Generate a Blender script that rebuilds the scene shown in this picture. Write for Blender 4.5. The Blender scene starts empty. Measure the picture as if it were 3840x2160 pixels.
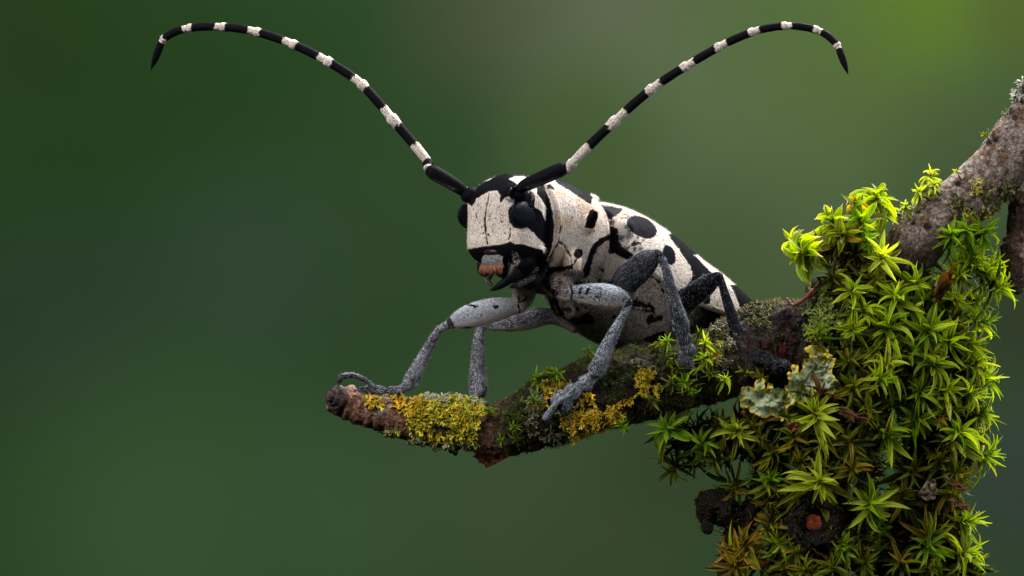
import bpy, math, random
import numpy as np
from mathutils import Vector, Matrix, Quaternion
from mathutils.bvhtree import BVHTree

# ------------------------------------------------------------------ camera, light, exposure
S = 0.001            # everything below is written in millimetres
D = 250.0            # working distance of the macro lens, mm
PXMM = 50.0          # photograph pixels per millimetre at that distance
sc = bpy.context.scene
col = sc.collection

cam_d = bpy.data.cameras.new('camera')
cam = bpy.data.objects.new('camera', cam_d)
col.objects.link(cam)
cam.location = (0, -D * S, 0)
cam.rotation_euler = (math.radians(90), 0, 0)
cam_d.sensor_width = 36.0
cam_d.lens = 36.0 * D / (3840 / PXMM)
cam_d.clip_start = 0.005
cam_d.clip_end = 50
sc.camera = cam

w = bpy.data.worlds.new('World')
sc.world = w
w.use_nodes = True
w.node_tree.nodes['Background'].inputs[0].default_value = (0.62, 0.72, 0.66, 1)
w.node_tree.nodes['Background'].inputs[1].default_value = 0.025


def softbox(name, loc, target, sx, sy, watts, colour=(1, 1, 1)):
    l = bpy.data.lights.new(name, 'AREA')
    l.shape = 'RECTANGLE'
    l.size = sx * S
    l.size_y = sy * S
    l.energy = watts
    l.color = colour
    o = bpy.data.objects.new(name, l)
    col.objects.link(o)
    o.location = Vector(loc) * S
    o.rotation_euler = (Vector(target) - Vector(loc)).to_track_quat('-Z', 'Y').to_euler()
    return o


# diffused flash: a big diffuser above and to the left, a second above and behind, a weak one low on the right
softbox('softbox_key', (-165, -140, 165), (5, 0, 0), 150, 150, 1.15, (1.0, 0.97, 0.94))
softbox('softbox_top', (90, 95, 175), (16, 5, 0), 170, 120, 2.7, (1.0, 0.99, 0.97))
softbox('softbox_fill', (190, -110, 60), (15, 5, -5), 120, 120, 0.24, (0.95, 0.98, 1.0))

sc.view_settings.view_transform = 'Standard'
sc.view_settings.look = 'None'
sc.view_settings.exposure = 0.0
sc.view_settings.gamma = 1.0
sc.view_settings.use_curve_mapping = False
sc.cycles.use_denoising = True
sc.cycles.max_bounces = 8
sc.cycles.transparent_max_bounces = 8

# ------------------------------------------------------------------ helpers
rng = np.random.default_rng(7)
random.seed(7)


def P(px, py, y=0.0):
    """photograph pixel + depth (mm behind the subject plane) -> point in mm"""
    k = (D + y) / D / PXMM
    return np.array([(px - 1920) * k, y, (1080 - py) * k])


def proj(v):
    k = D * PXMM / (D + v[:, 1])
    return np.stack([1920 + v[:, 0] * k, 1080 - v[:, 2] * k], 1)


def R_(rpx, y=0.0):
    return rpx / PXMM * (D + y) / D


def _hash(ix, iy, iz, seed):
    h = (ix * 374761393 + iy * 668265263 + iz * 1274126177 + seed * 974711) & 0xFFFFFFFF
    h = ((h ^ (h >> 13)) * 1274126177) & 0xFFFFFFFF
    h = (h ^ (h >> 16)) & 0xFFFFFF
    return h / float(0xFFFFFF)


def vnoise(p, seed=0):
    p = np.asarray(p, float)
    i = np.floor(p).astype(np.int64)
    f = p - i
    f = f * f * (3 - 2 * f)
    out = 0
    for dx in (0, 1):
        for dy in (0, 1):
            for dz in (0, 1):
                wgt = (f[:, 0] if dx else 1 - f[:, 0]) * (f[:, 1] if dy else 1 - f[:, 1]) * (f[:, 2] if dz else 1 - f[:, 2])
                out = out + wgt * _hash(i[:, 0] + dx, i[:, 1] + dy, i[:, 2] + dz, seed)
    return out


def fbm(p, freq=1.0, octv=4, seed=0):
    a, s, n = 1.0, 0.0, 0.0
    p = np.asarray(p, float) * freq
    for k in range(octv):
        s = s + a * vnoise(p, seed + k * 17)
        n += a
        a *= 0.5
        p = p * 2.03 + 11.3
    return s / n


def sstep(a, b, x):
    t = np.clip((x - a) / (b - a), 0, 1)
    return t * t * (3 - 2 * t)


def sdf_poly(q, poly):
    poly = np.asarray(poly, float)
    n = len(poly)
    d = np.full(len(q), 1e18)
    sign = np.ones(len(q))
    j = n - 1
    for i in range(n):
        e = poly[j] - poly[i]
        wv = q - poly[i]
        t = np.clip((wv @ e) / max(e @ e, 1e-12), 0, 1)
        b = wv - t[:, None] * e
        d = np.minimum(d, (b * b).sum(1))
        c1 = q[:, 1] >= poly[i, 1]
        c2 = q[:, 1] < poly[j, 1]
        c3 = e[0] * wv[:, 1] > e[1] * wv[:, 0]
        flip = (c1 & c2 & c3) | (~c1 & ~c2 & ~c3)
        sign = np.where(flip, -sign, sign)
        j = i
    return sign * np.sqrt(d)


def sdf_line(q, pts):
    pts = np.asarray(pts, float)
    d = np.full(len(q), 1e18)
    for i in range(len(pts) - 1):
        e = pts[i + 1] - pts[i]
        wv = q - pts[i]
        t = np.clip((wv @ e) / max(e @ e, 1e-12), 0, 1)
        b = wv - t[:, None] * e
        d = np.minimum(d, (b * b).sum(1))
    return np.sqrt(d)


def catmull(pts, n):
    """resample rows of a table smoothly, n samples spaced along the rows' first three columns"""
    pts = np.asarray(pts, float)
    m = len(pts)
    seg = np.linalg.norm(np.diff(pts[:, :3], axis=0), axis=1)
    cum = np.concatenate([[0], np.cumsum(seg)])
    u = np.linspace(0, cum[-1], n)
    k = np.clip(np.searchsorted(cum, u, side='right') - 1, 0, m - 2)
    t = ((u - cum[k]) / np.maximum(seg[k], 1e-9))[:, None]
    p0 = pts[np.maximum(k - 1, 0)]
    p1 = pts[k]
    p2 = pts[k + 1]
    p3 = pts[np.minimum(k + 2, m - 1)]
    h = seg[k][:, None]
    h0 = np.where(k > 0, seg[np.maximum(k - 1, 0)], seg[k])[:, None]
    h2 = np.where(k < m - 2, seg[np.minimum(k + 1, m - 2)], seg[k])[:, None]
    m1 = (p2 - p0) / (h + h0) * h
    m2 = (p3 - p1) / (h + h2) * h
    m1 = np.where(k[:, None] == 0, p2 - p1, m1)
    m2 = np.where(k[:, None] == m - 2, p2 - p1, m2)
    t2, t3 = t * t, t * t * t
    return (2 * t3 - 3 * t2 + 1) * p1 + (t3 - 2 * t2 + t) * m1 + (-2 * t3 + 3 * t2) * p2 + (t3 - t2) * m2


def frames(c):
    t = np.gradient(c, axis=0)
    t /= np.maximum(np.linalg.norm(t, axis=1)[:, None], 1e-9)
    ref = np.array([0, 0, 1.0]) if abs(t[0, 2]) < 0.9 else np.array([0, 1.0, 0])
    n = np.zeros_like(c)
    v = ref - t[0] * (ref @ t[0])
    n[0] = v / np.linalg.norm(v)
    for i in range(1, len(c)):
        v = n[i - 1] - t[i] * (n[i - 1] @ t[i])
        n[i] = v / max(np.linalg.norm(v), 1e-9)
    return t, n, np.cross(t, n)


def grid_faces(nu, nv, off=0):
    i = np.arange(nu - 1)[:, None]
    j = np.arange(nv)[None, :]
    a = i * nv + j
    b = i * nv + (j + 1) % nv
    f = np.stack([a, b, b + nv, a + nv], -1).reshape(-1, 4)
    return f + off


def tube(stations, n=60, nv=24, cap0=1.0, cap1=1.0, flat=None):
    """swept tube through (x,y,z,r) stations with rounded closed ends.
    returns verts, quad faces, and per-vertex (arc length, angle, radius)"""
    t_ = catmull(stations, n)
    c, r = t_[:, :3], np.maximum(t_[:, 3], 1e-3)
    tt, nn, bb = frames(c)
    # rounded ends
    ca, ra, ta, na, ba = [], [], [], [], []
    for q in np.linspace(0.02, 0.97, 7):
        s = math.sqrt(max(0.0, 1 - (1 - q) ** 2))
        ca.append(c[0] - tt[0] * r[0] * cap0 * (1 - q)); ra.append(r[0] * s)
        ta.append(tt[0]); na.append(nn[0]); ba.append(bb[0])
    cb, rb, tb, nb_, bb_ = [], [], [], [], []
    for q in np.linspace(0.97, 0.02, 7):
        s = math.sqrt(max(0.0, 1 - (1 - q) ** 2))
        cb.append(c[-1] + tt[-1] * r[-1] * cap1 * (1 - q)); rb.append(r[-1] * s)
        tb.append(tt[-1]); nb_.append(nn[-1]); bb_.append(bb[-1])
    c = np.concatenate([ca, c, cb]); r = np.concatenate([ra, r, rb])
    nn = np.concatenate([na, nn, nb_]); bb = np.concatenate([ba, bb, bb_])
    ang = np.linspace(0, 2 * math.pi, nv, endpoint=False)
    cs, sn = np.cos(ang), np.sin(ang)
    v = c[:, None, :] + r[:, None, None] * (cs[None, :, None] * nn[:, None, :] + sn[None, :, None] * bb[:, None, :])
    nu = len(c)
    arc = np.concatenate([[0], np.cumsum(np.linalg.norm(np.diff(c, axis=0), axis=1))])
    info = np.stack([np.repeat(arc, nv), np.tile(ang, nu), np.repeat(r, nv)], 1)
    V = v.reshape(-1, 3)
    F = [tuple(f) for f in grid_faces(nu, nv)]
    F.append(tuple(range(nv - 1, -1, -1)))
    F.append(tuple(range((nu - 1) * nv, nu * nv)))
    return V, F, info


def ellipsoid(c, rad, ax=None, nu=24, nv=32):
    th = np.linspace(0.03, math.pi - 0.03, nu)
    ph = np.linspace(0, 2 * math.pi, nv, endpoint=False)
    u = np.stack([np.outer(np.sin(th), np.cos(ph)), np.outer(np.sin(th), np.sin(ph)), np.outer(np.cos(th), np.ones(nv))], -1).reshape(-1, 3)
    u = u * np.asarray(rad)
    if ax is not None:
        u = u @ np.asarray(ax)
    F = [tuple(f) for f in grid_faces(nu, nv)]
    F.append(tuple(range(nv - 1, -1, -1)))
    F.append(tuple(range((nu - 1) * nv, nu * nv)))
    return u + np.asarray(c), F


def merge(parts):
    V, F, o = [], [], 0
    for v, f in parts:
        V.append(v)
        F += [tuple(int(i) + o for i in q) for q in f]
        o += len(v)
    return np.concatenate(V), F


ORIG = {}


def make_mesh(name, V, F, smooth=True):
    me = bpy.data.meshes.new(name)
    V = np.asarray(V, float)
    lens = np.fromiter((len(f) for f in F), np.int32, len(F))
    flat = np.fromiter((i for f in F for i in f), np.int32, int(lens.sum()))
    me.vertices.add(len(V))
    me.vertices.foreach_set('co', V.astype(np.float32).ravel())
    me.loops.add(len(flat))
    me.loops.foreach_set('vertex_index', flat)
    me.polygons.add(len(lens))
    me.polygons.foreach_set('loop_start', np.concatenate([[0], np.cumsum(lens)[:-1]]).astype(np.int32))
    me.update(calc_edges=True)
    me.validate()
    if smooth:
        me.polygons.foreach_set('use_smooth', np.ones(len(me.polygons), bool))
    return me


def set_attr(me, name, data, kind):
    data = np.asarray(data, np.float32)
    if kind == 'COLOR':
        at = me.attributes.new(name, 'FLOAT_COLOR', 'POINT')
        d = np.ones((len(data), 4), np.float32)
        d[:, :3] = data
        at.data.foreach_set('color', d.ravel())
    elif kind == 'VEC':
        at = me.attributes.new(name, 'FLOAT_VECTOR', 'POINT')
        at.data.foreach_set('vector', data.ravel())
    else:
        at = me.attributes.new(name, 'FLOAT', 'POINT')
        at.data.foreach_set('value', data.ravel())


def tag(o, label=None, cat=None, group=None, kind=None):
    if label: o['label'] = label
    if cat: o['category'] = cat
    if group: o['group'] = group
    if kind: o['kind'] = kind
    return o


def empty(name, at):
    o = bpy.data.objects.new(name, None)
    col.objects.link(o)
    o.empty_display_size = 0.002
    o.location = Vector(np.asarray(at) * S)
    ORIG[o.name] = np.asarray(at, float)
    return o


def obj(name, V, F, mat, parent=None, origin=None, smooth=True, attrs=None):
    """one mesh object from points in mm; the mesh is stored about its own origin"""
    V = np.asarray(V, float)
    if origin is None:
        origin = ORIG[parent.name] if parent is not None else V.mean(0)
    origin = np.asarray(origin, float)
    me = make_mesh(name, (V - origin) * S, F, smooth)
    for k, (dat, kd) in (attrs or {}).items():
        set_attr(me, k, dat, kd)
    o = bpy.data.objects.new(name, me)
    col.objects.link(o)
    me.materials.append(mat)
    if parent is not None:
        o.parent = parent
        o.location = Vector((origin - ORIG[parent.name]) * S)
    else:
        o.location = Vector(origin * S)
    ORIG[o.name] = origin
    return o


# ------------------------------------------------------------------ node helpers
class NT:
    def __init__(self, name):
        self.m = bpy.data.materials.new(name)
        self.m.use_nodes = True
        self.t = self.m.node_tree
        self.t.nodes.clear()
        self.out = self.t.nodes.new('ShaderNodeOutputMaterial')

    def n(self, typ, **kw):
        nd = self.t.nodes.new(typ)
        for k, v in kw.items():
            setattr(nd, k, v)
        return nd

    def l(self, a, b):
        self.t.links.new(a, b)

    def attr(self, name, sock='Color'):
        return self.n('ShaderNodeAttribute', attribute_name=name).outputs[sock]

    def math(self, op, a, b=None, c=None, clamp=False):
        nd = self.n('ShaderNodeMath', operation=op, use_clamp=clamp)
        for i, x in enumerate((a, b, c)):
            if x is None: continue
            if isinstance(x, (int, float)): nd.inputs[i].default_value = x
            else: self.l(x, nd.inputs[i])
        return nd.outputs[0]

    def mix(self, f, a, b, blend='MIX'):
        nd = self.n('ShaderNodeMix', data_type='RGBA', blend_type=blend)
        for s, x in ((nd.inputs[0], f), (nd.inputs[6], a), (nd.inputs[7], b)):
            if isinstance(x, (int, float)): s.default_value = x
            elif isinstance(x, tuple): s.default_value = (*x, 1) if len(x) == 3 else x
            else: self.l(x, s)
        return nd.outputs[2]

    def coord(self, scale=1000.0):
        tc = self.n('ShaderNodeTexCoord').outputs['Object']
        nd = self.n('ShaderNodeVectorMath', operation='SCALE')
        self.l(tc, nd.inputs[0])
        nd.inputs['Scale'].default_value = scale
        return nd.outputs[0]

    def noise(self, vec, scale, detail=3, rough=0.55, dist=0.0):
        nd = self.n('ShaderNodeTexNoise')
        self.l(vec, nd.inputs['Vector'])
        nd.inputs['Scale'].default_value = scale
        nd.inputs['Detail'].default_value = detail
        nd.inputs['Roughness'].default_value = rough
        nd.inputs['Distortion'].default_value = dist
        return nd.outputs['Fac']

    def ramp(self, fac, stops):
        nd = self.n('ShaderNodeValToRGB')
        e = nd.color_ramp.elements
        while len(e) < len(stops): e.new(0.5)
        for k, (p, c) in enumerate(stops):
            e[k].position = p
            e[k].color = (*c, 1) if len(c) == 3 else c
        self.l(fac, nd.inputs[0])
        return nd.outputs[0]

    def mrange(self, x, a, b, c=0.0, d=1.0):
        nd = self.n('ShaderNodeMapRange', interpolation_type='SMOOTHSTEP')
        self.l(x, nd.inputs[0])
        for i, q in enumerate((a, b, c, d)):
            if isinstance(q, (int, float)): nd.inputs[i + 1].default_value = q
            else: self.l(q, nd.inputs[i + 1])
        return nd.outputs[0]

    def bump(self, h, strength, dist, normal=None):
        nd = self.n('ShaderNodeBump')
        self.l(h, nd.inputs['Height'])
        nd.inputs['Strength'].default_value = strength
        nd.inputs['Distance'].default_value = dist * S
        if normal is not None: self.l(normal, nd.inputs['Normal'])
        return nd.outputs[0]

    def bsdf(self, base, rough=0.6, spec=0.5, normal=None, sheen=0.0):
        nd = self.n('ShaderNodeBsdfPrincipled')
        for s, x in (('Base Color', base), ('Roughness', rough), ('Specular IOR Level', spec), ('Sheen Weight', sheen)):
            if isinstance(x, (int, float)): nd.inputs[s].default_value = x
            elif isinstance(x, tuple): nd.inputs[s].default_value = (*x, 1)
            else: self.l(x, nd.inputs[s])
        if normal is not None: self.l(normal, nd.inputs['Normal'])
        return nd.outputs[0]

    def done(self, sh):
        self.l(sh, self.out.inputs['Surface'])
        return self.m


def lin(r, g, b):
    f = lambda c: (c / 255 / 12.92) if c / 255 <= 0.04045 else ((c / 255 + 0.055) / 1.055) ** 2.4
    return (f(r), f(g), f(b))


# ------------------------------------------------------------------ backdrop: an added matt card, light and dark of blurred foliage painted on it
BY = 150.0
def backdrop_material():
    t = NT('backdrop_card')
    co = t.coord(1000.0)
    # soft green and olive patches painted in for the foliage's brighter and darker areas: (pixel x, pixel y, radius px, sRGB colour)
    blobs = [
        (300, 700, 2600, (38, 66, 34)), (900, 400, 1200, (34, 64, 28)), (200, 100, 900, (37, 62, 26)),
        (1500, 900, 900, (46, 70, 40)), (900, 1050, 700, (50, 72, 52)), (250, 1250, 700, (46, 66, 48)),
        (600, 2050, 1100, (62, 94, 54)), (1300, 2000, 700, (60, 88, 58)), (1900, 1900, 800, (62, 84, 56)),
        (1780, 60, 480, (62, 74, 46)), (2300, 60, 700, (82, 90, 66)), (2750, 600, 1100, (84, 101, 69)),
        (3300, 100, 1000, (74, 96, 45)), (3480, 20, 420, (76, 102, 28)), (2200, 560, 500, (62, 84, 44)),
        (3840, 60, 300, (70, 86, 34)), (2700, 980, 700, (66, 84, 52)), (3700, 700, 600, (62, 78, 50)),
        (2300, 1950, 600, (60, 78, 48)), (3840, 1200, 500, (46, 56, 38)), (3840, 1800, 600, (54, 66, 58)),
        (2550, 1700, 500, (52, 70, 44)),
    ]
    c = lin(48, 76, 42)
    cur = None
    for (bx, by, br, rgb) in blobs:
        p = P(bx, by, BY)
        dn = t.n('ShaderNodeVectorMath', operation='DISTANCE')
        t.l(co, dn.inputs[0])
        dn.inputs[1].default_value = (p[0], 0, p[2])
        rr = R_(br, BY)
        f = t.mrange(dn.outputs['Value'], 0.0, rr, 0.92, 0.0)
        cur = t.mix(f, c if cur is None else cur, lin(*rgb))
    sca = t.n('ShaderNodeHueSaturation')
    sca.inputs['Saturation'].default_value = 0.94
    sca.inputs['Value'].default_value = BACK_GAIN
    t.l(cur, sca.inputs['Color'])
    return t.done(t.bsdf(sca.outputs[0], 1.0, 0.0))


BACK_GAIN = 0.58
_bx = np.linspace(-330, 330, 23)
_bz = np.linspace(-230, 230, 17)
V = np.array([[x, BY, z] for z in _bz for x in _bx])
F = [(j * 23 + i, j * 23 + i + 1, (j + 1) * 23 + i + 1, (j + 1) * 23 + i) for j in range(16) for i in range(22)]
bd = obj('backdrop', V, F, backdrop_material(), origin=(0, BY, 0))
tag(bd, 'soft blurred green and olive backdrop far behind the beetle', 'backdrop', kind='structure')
# ------------------------------------------------------------------ the branch
def bark_material():
    t = NT('bark')
    co = t.coord(1000.0)
    base = t.attr('col')
    n1 = t.noise(co, 3.6, 6, 0.72, 0.6)
    n2 = t.noise(co, 12.0, 4, 0.7, 0.8)
    k = t.mrange(n1, 0.30, 0.72, 0.15, 1.75)
    k = t.math('MULTIPLY', k, t.mrange(n2, 0.3, 0.7, 0.35, 1.5))
    c = t.mix(1.0, base, k, 'MULTIPLY')
    h = t.math('ADD', t.math('MULTIPLY', n1, 0.7), t.math('MULTIPLY', n2, 0.4))
    return t.done(t.bsdf(c, 0.8, 0.16, t.bump(h, 1.0, 0.5)))


MAT_BARK = bark_material()

TWIG = [(1262, 1500, 4.2, 52), (1300, 1508, 4.2, 62), (1380, 1533, 4.2, 68), (1460, 1556, 4.2, 69), (1550, 1572, 4.2, 84), (1650, 1586, 4.2, 90),
        (1750, 1592, 4.2, 94), (1850, 1608, 4.2, 96), (1950, 1590, 4.1, 108), (2050, 1545, 4.0, 122), (2150, 1512, 4.1, 128),
        (2250, 1472, 4.5, 138), (2350, 1446, 5.0, 136), (2450, 1428, 5.5, 134), (2550, 1404, 6.1, 130), (2650, 1385, 6.9, 130),
        (2750, 1335, 7.9, 132), (2850, 1300, 8.9, 152), (2950, 1290, 9.6, 160), (3060, 1290, 10.0, 160), (3180, 1260, 10.2, 140), (3260, 1200, 10.2, 110)]


def st(lst):
    return [(*P(a, b, y), R_(r, y)) for (a, b, y, r) in lst]


def lump(V, info, cen, amp, fn):
    return V


def displaced_tube(stations, n, nv, disp, cap0=1.0, cap1=1.0):
    V, F, info = tube(stations, n, nv, cap0, cap1)
    rings = len(V) // nv
    C = V.reshape(rings, nv, 3).mean(1)
    C = np.repeat(C, nv, 0)
    d = V - C
    L = np.maximum(np.linalg.norm(d, axis=1), 1e-6)
    k = disp(V, info) * np.clip(info[:, 2] / 0.8, 0, 1)
    return V + d / L[:, None] * k[:, None], F, info, k


def twig_disp(V, info):
    px = proj(V)[:, 0]
    q = fbm(V, 0.55, 4, 3) - 0.5
    fine = fbm(V, 2.2, 4, 9) - 0.5
    ring = np.sin(info[:, 0] * 7.5 + 3 * vnoise(V * 0.9, 5) + 0.9 * np.cos(info[:, 1]))
    tipw = sstep(1640, 1420, px)
    knobby = sstep(1750, 1900, px)
    ridge = 1 - np.abs(2 * fbm(V * np.array([1.0, 1, 1]), 3.4, 4, 14) - 1)
    return (0.25 + 0.75 * knobby) * 0.9 * q + 0.42 * fine * (0.55 + knobby) + 0.16 * (ridge - 0.7) + tipw * 0.10 * ring * vnoise(V * 0.9, 8) * (0.3 + 1.4 * vnoise(V * 0.5, 18))


TV, TF, tinfo, tk = displaced_tube(st(TWIG), 620, 200, twig_disp, 0.75, 0.5)
# the blunt bud at the tip
px = proj(TV)[:, 0]
q = np.clip((1240 - px) / 22, 0, 1)


def twig_colour(V, k):
    p = proj(V)
    px = p[:, 0]
    n = fbm(V, 0.9, 4, 21)
    n2 = fbm(V, 3.1, 3, 31)
    tipc = np.array([0.24, 0.115, 0.072])
    grey = np.array([0.40, 0.33, 0.29])
    dark = np.array([0.020, 0.015, 0.010])
    moss = np.array([0.030, 0.040, 0.008])
    red = np.array([0.115, 0.045, 0.035])
    purple = np.array([0.034, 0.024, 0.028])
    c = tipc + (grey - tipc) * sstep(0.45, 0.75, n + 0.4 * np.clip(k, -0.2, 0.4))[:, None]
    m = sstep(1540, 1640, px)[:, None]
    crust = np.array([0.12, 0.12, 0.06])
    c = c * (1 - m) + crust * m * (0.5 + n2[:, None])
    pw = px + 90 * (n - 0.5)
    m = (sstep(1760, 1800, pw) * sstep(1910, 1860, pw))[:, None] * 0.8
    c = c * (1 - m) + red * m
    m = sstep(1850, 1930, pw)[:, None]
    c = c * (1 - m) + (dark + (moss - dark) * sstep(0.4, 0.65, n)[:, None]) * m
    m = sstep(2690, 2800, px)[:, None]
    c = c * (1 - m) + (purple + (red - purple) * sstep(0.52, 0.7, n)[:, None] * 0.5) * m
    c = c * (0.55 + 0.9 * n2)[:, None] * (1 + 1.2 * np.clip(k, -0.4, 0.4))[:, None]
    return np.clip(c, 0.003, 1)


branch = empty('mossy_branch', P(3200, 1260, 10))
tag(branch, 'gnarled branch overgrown with moss and lichen, its bare tip under the beetle', 'branch')
obj('twig', TV, TF, MAT_BARK, branch, attrs={'col': (twig_colour(TV, tk), 'COLOR')})

# dark bud scales at the very tip
bc = P(1262, 1491, 3.3)
bx = np.array([-0.62, -0.75, 0.12]); bx /= np.linalg.norm(bx)
up = np.array([0, 0, 1.0]); by_ = np.cross(up, bx); by_ /= np.linalg.norm(by_); bz = np.cross(bx, by_)
for k, (rr, off, hh) in enumerate(((1.0, 0.0, 0.5), (0.72, 0.33, 0.45), (0.42, 0.6, 0.42))):
    v, f = ellipsoid((0, 0, 0), (hh, rr, rr * 0.95), None, 24, 40)
    v = v * (1 + 0.22 * (fbm(v + 3.1 * k, 1.6, 3, 40 + k) - 0.5))[:, None]
    r_ = np.hypot(v[:, 1], v[:, 2])
    v[:, 0] += 0.05 * np.sin(r_ * 22 + 2 * vnoise(v * 2, 3))
    v = bc + (v[:, :1] + off) * bx + v[:, 1:2] * by_ + v[:, 2:3] * bz
    cc = np.tile(np.array([[0.085, 0.055, 0.058]]), (len(v), 1)) * (0.6 + 0.9 * fbm(v, 2.0, 3, 5))[:, None]
    obj('bud_scale', v, f, MAT_BARK, branch, attrs={'col': (cc, 'COLOR')})

LIMB = [(3060, 1340, 10, 112), (3220, 1170, 10, 106), (3385, 975, 10, 102), (3489, 847, 10, 102), (3618, 748, 10, 104), (3735, 640, 10, 106),
        (3815, 545, 10, 106), (3882, 452, 10, 106), (3950, 330, 10, 106), (4030, 150, 10, 106), (4110, -150, 10, 106)]


def limb_disp(V, info):
    return 0.5 * (fbm(V, 0.4, 3, 61) - 0.5) + 0.14 * (fbm(V, 2.0, 4, 66) - 0.5)


LV, LF, linfo, lk = displaced_tube(st(LIMB), 360, 150, limb_disp)


def limb_colour(V):
    n = fbm(V, 0.35, 3, 71)
    n2 = fbm(V, 1.6, 4, 73)
    n3 = fbm(V * np.array([1, 1, 1]), 2.2, 5, 79)
    p = proj(V)
    grey = np.array([0.36, 0.32, 0.325])
    brown = np.array([0.19, 0.125, 0.085])
    rust = np.array([0.22, 0.085, 0.025])
    oliv = np.array([0.17, 0.15, 0.035])
    dark = np.array([0.030, 0.022, 0.018])
    c = brown + (grey - brown) * sstep(0.36, 0.60, n3)[:, None]
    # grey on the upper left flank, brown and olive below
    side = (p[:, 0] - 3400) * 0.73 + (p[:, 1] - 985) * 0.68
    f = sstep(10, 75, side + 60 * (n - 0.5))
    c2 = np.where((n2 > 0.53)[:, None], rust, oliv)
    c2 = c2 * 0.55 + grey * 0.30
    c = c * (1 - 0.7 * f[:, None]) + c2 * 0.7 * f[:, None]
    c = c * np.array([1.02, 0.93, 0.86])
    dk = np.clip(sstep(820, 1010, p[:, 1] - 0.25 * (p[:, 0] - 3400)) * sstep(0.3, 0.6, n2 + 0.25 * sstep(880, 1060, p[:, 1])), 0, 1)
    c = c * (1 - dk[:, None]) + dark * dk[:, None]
    return c


lc = limb_colour(LV)
# small round lenticel scars
for (lx, ly, lr) in ((3586, 640, 11), (3706, 536, 10), (3734, 525, 13), (3594, 690, 13), (3425, 838, 9), (3443, 793, 10), (3790, 418, 15), (3805, 440, 12), (3480, 850, 17)):
    d = np.hypot(*(proj(LV) - np.array([lx, ly])).T)
    front = LV[:, 1] < 10
    m = (sstep(lr * 1.3, lr * 0.6, d) * front)[:, None]
    lc = lc * (1 - m) + np.array([0.05, 0.022, 0.018]) * m
    LV = LV + np.array([0, 1, 0]) * (m * 0.12)
obj('limb', LV, LF, MAT_BARK, branch, attrs={'col': (lc, 'COLOR')})


def plain_stem(name, lst, colour, seed, n=160, nv=48, amp=0.5):
    v, f, i, k = displaced_tube(st(lst), n, nv, lambda V, info: amp * (fbm(V, 0.8, 4, seed) - 0.5) + 0.3 * amp * (fbm(V, 3, 3, seed + 5) - 0.5))
    c = np.array(colour)[None] * (0.4 + 1.2 * fbm(v, 1.2, 4, seed + 9))[:, None]
    obj(name, v, f, MAT_BARK, branch, attrs={'col': (c, 'COLOR')})
    return v, f


DARK = (0.008, 0.006, 0.005)
CORE = [plain_stem('stem', [(3200, 1230, 10, 120), (3150, 1450, 9, 165), (3110, 1750, 8.5, 150), (3080, 2000, 8.5, 150), (3070, 2400, 9, 150)], DARK, 101),
        plain_stem('stem', [(3380, 1060, 10.5, 90), (3470, 1250, 10.5, 115), (3520, 1450, 10.5, 120), (3530, 1650, 10.5, 105), (3470, 1850, 10.5, 90), (3420, 2050, 10, 110), (3400, 2400, 10, 120)], DARK, 102),
        plain_stem('stem', [(3120, 1600, 8.5, 120), (2950, 1620, 8, 90), (2780, 1640, 7.8, 62), (2600, 1650, 7.6, 40), (2540, 1668, 7.5, 22)], DARK, 103),
        plain_stem('stem', [(2900, 1640, 7.8, 60), (2870, 1780, 7.6, 42), (2820, 1900, 7.4, 40), (2765, 2000, 7.4, 46), (2735, 2120, 7.4, 44), (2720, 2400, 7.4, 44)], (0.02, 0.012, 0.008), 104),
        plain_stem('stem', [(3470, 1860, 10, 60), (3540, 1980, 9.6, 36), (3600, 2080, 9.5, 34), (3650, 2200, 9.5, 32), (3690, 2400, 9.5, 32)], DARK, 105),
        plain_stem('stem', [(3100, 1300, 9, 70), (3230, 1080, 8.5, 52), (3170, 930, 7.5, 48), (3080, 930, 7, 30), (3020, 960, 6.6, 18)], (0.03, 0.022, 0.012), 106, amp=0.6)]
# side twig hanging from the limb at the right edge
plain_stem('side_twig', [(3825, 740, 11, 36), (3812, 880, 11.5, 36), (3796, 960, 11.5, 46), (3806, 1040, 11.5, 40), (3816, 1085, 11.5, 20)], (0.11, 0.065, 0.045), 107, amp=0.9)
# short broken stub poking out on the lower left
BROKEN = plain_stem('broken_stub', [(2790, 1990, 7.2, 40), (2740, 1930, 7.0, 62), (2680, 1895, 6.8, 58), (2650, 1925, 6.6, 34), (2655, 1985, 6.5, 20)], (0.012, 0.008, 0.005), 108, n=220, nv=80, amp=2.0)

CUTC = P(3056, 1962, 4.2)


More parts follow.
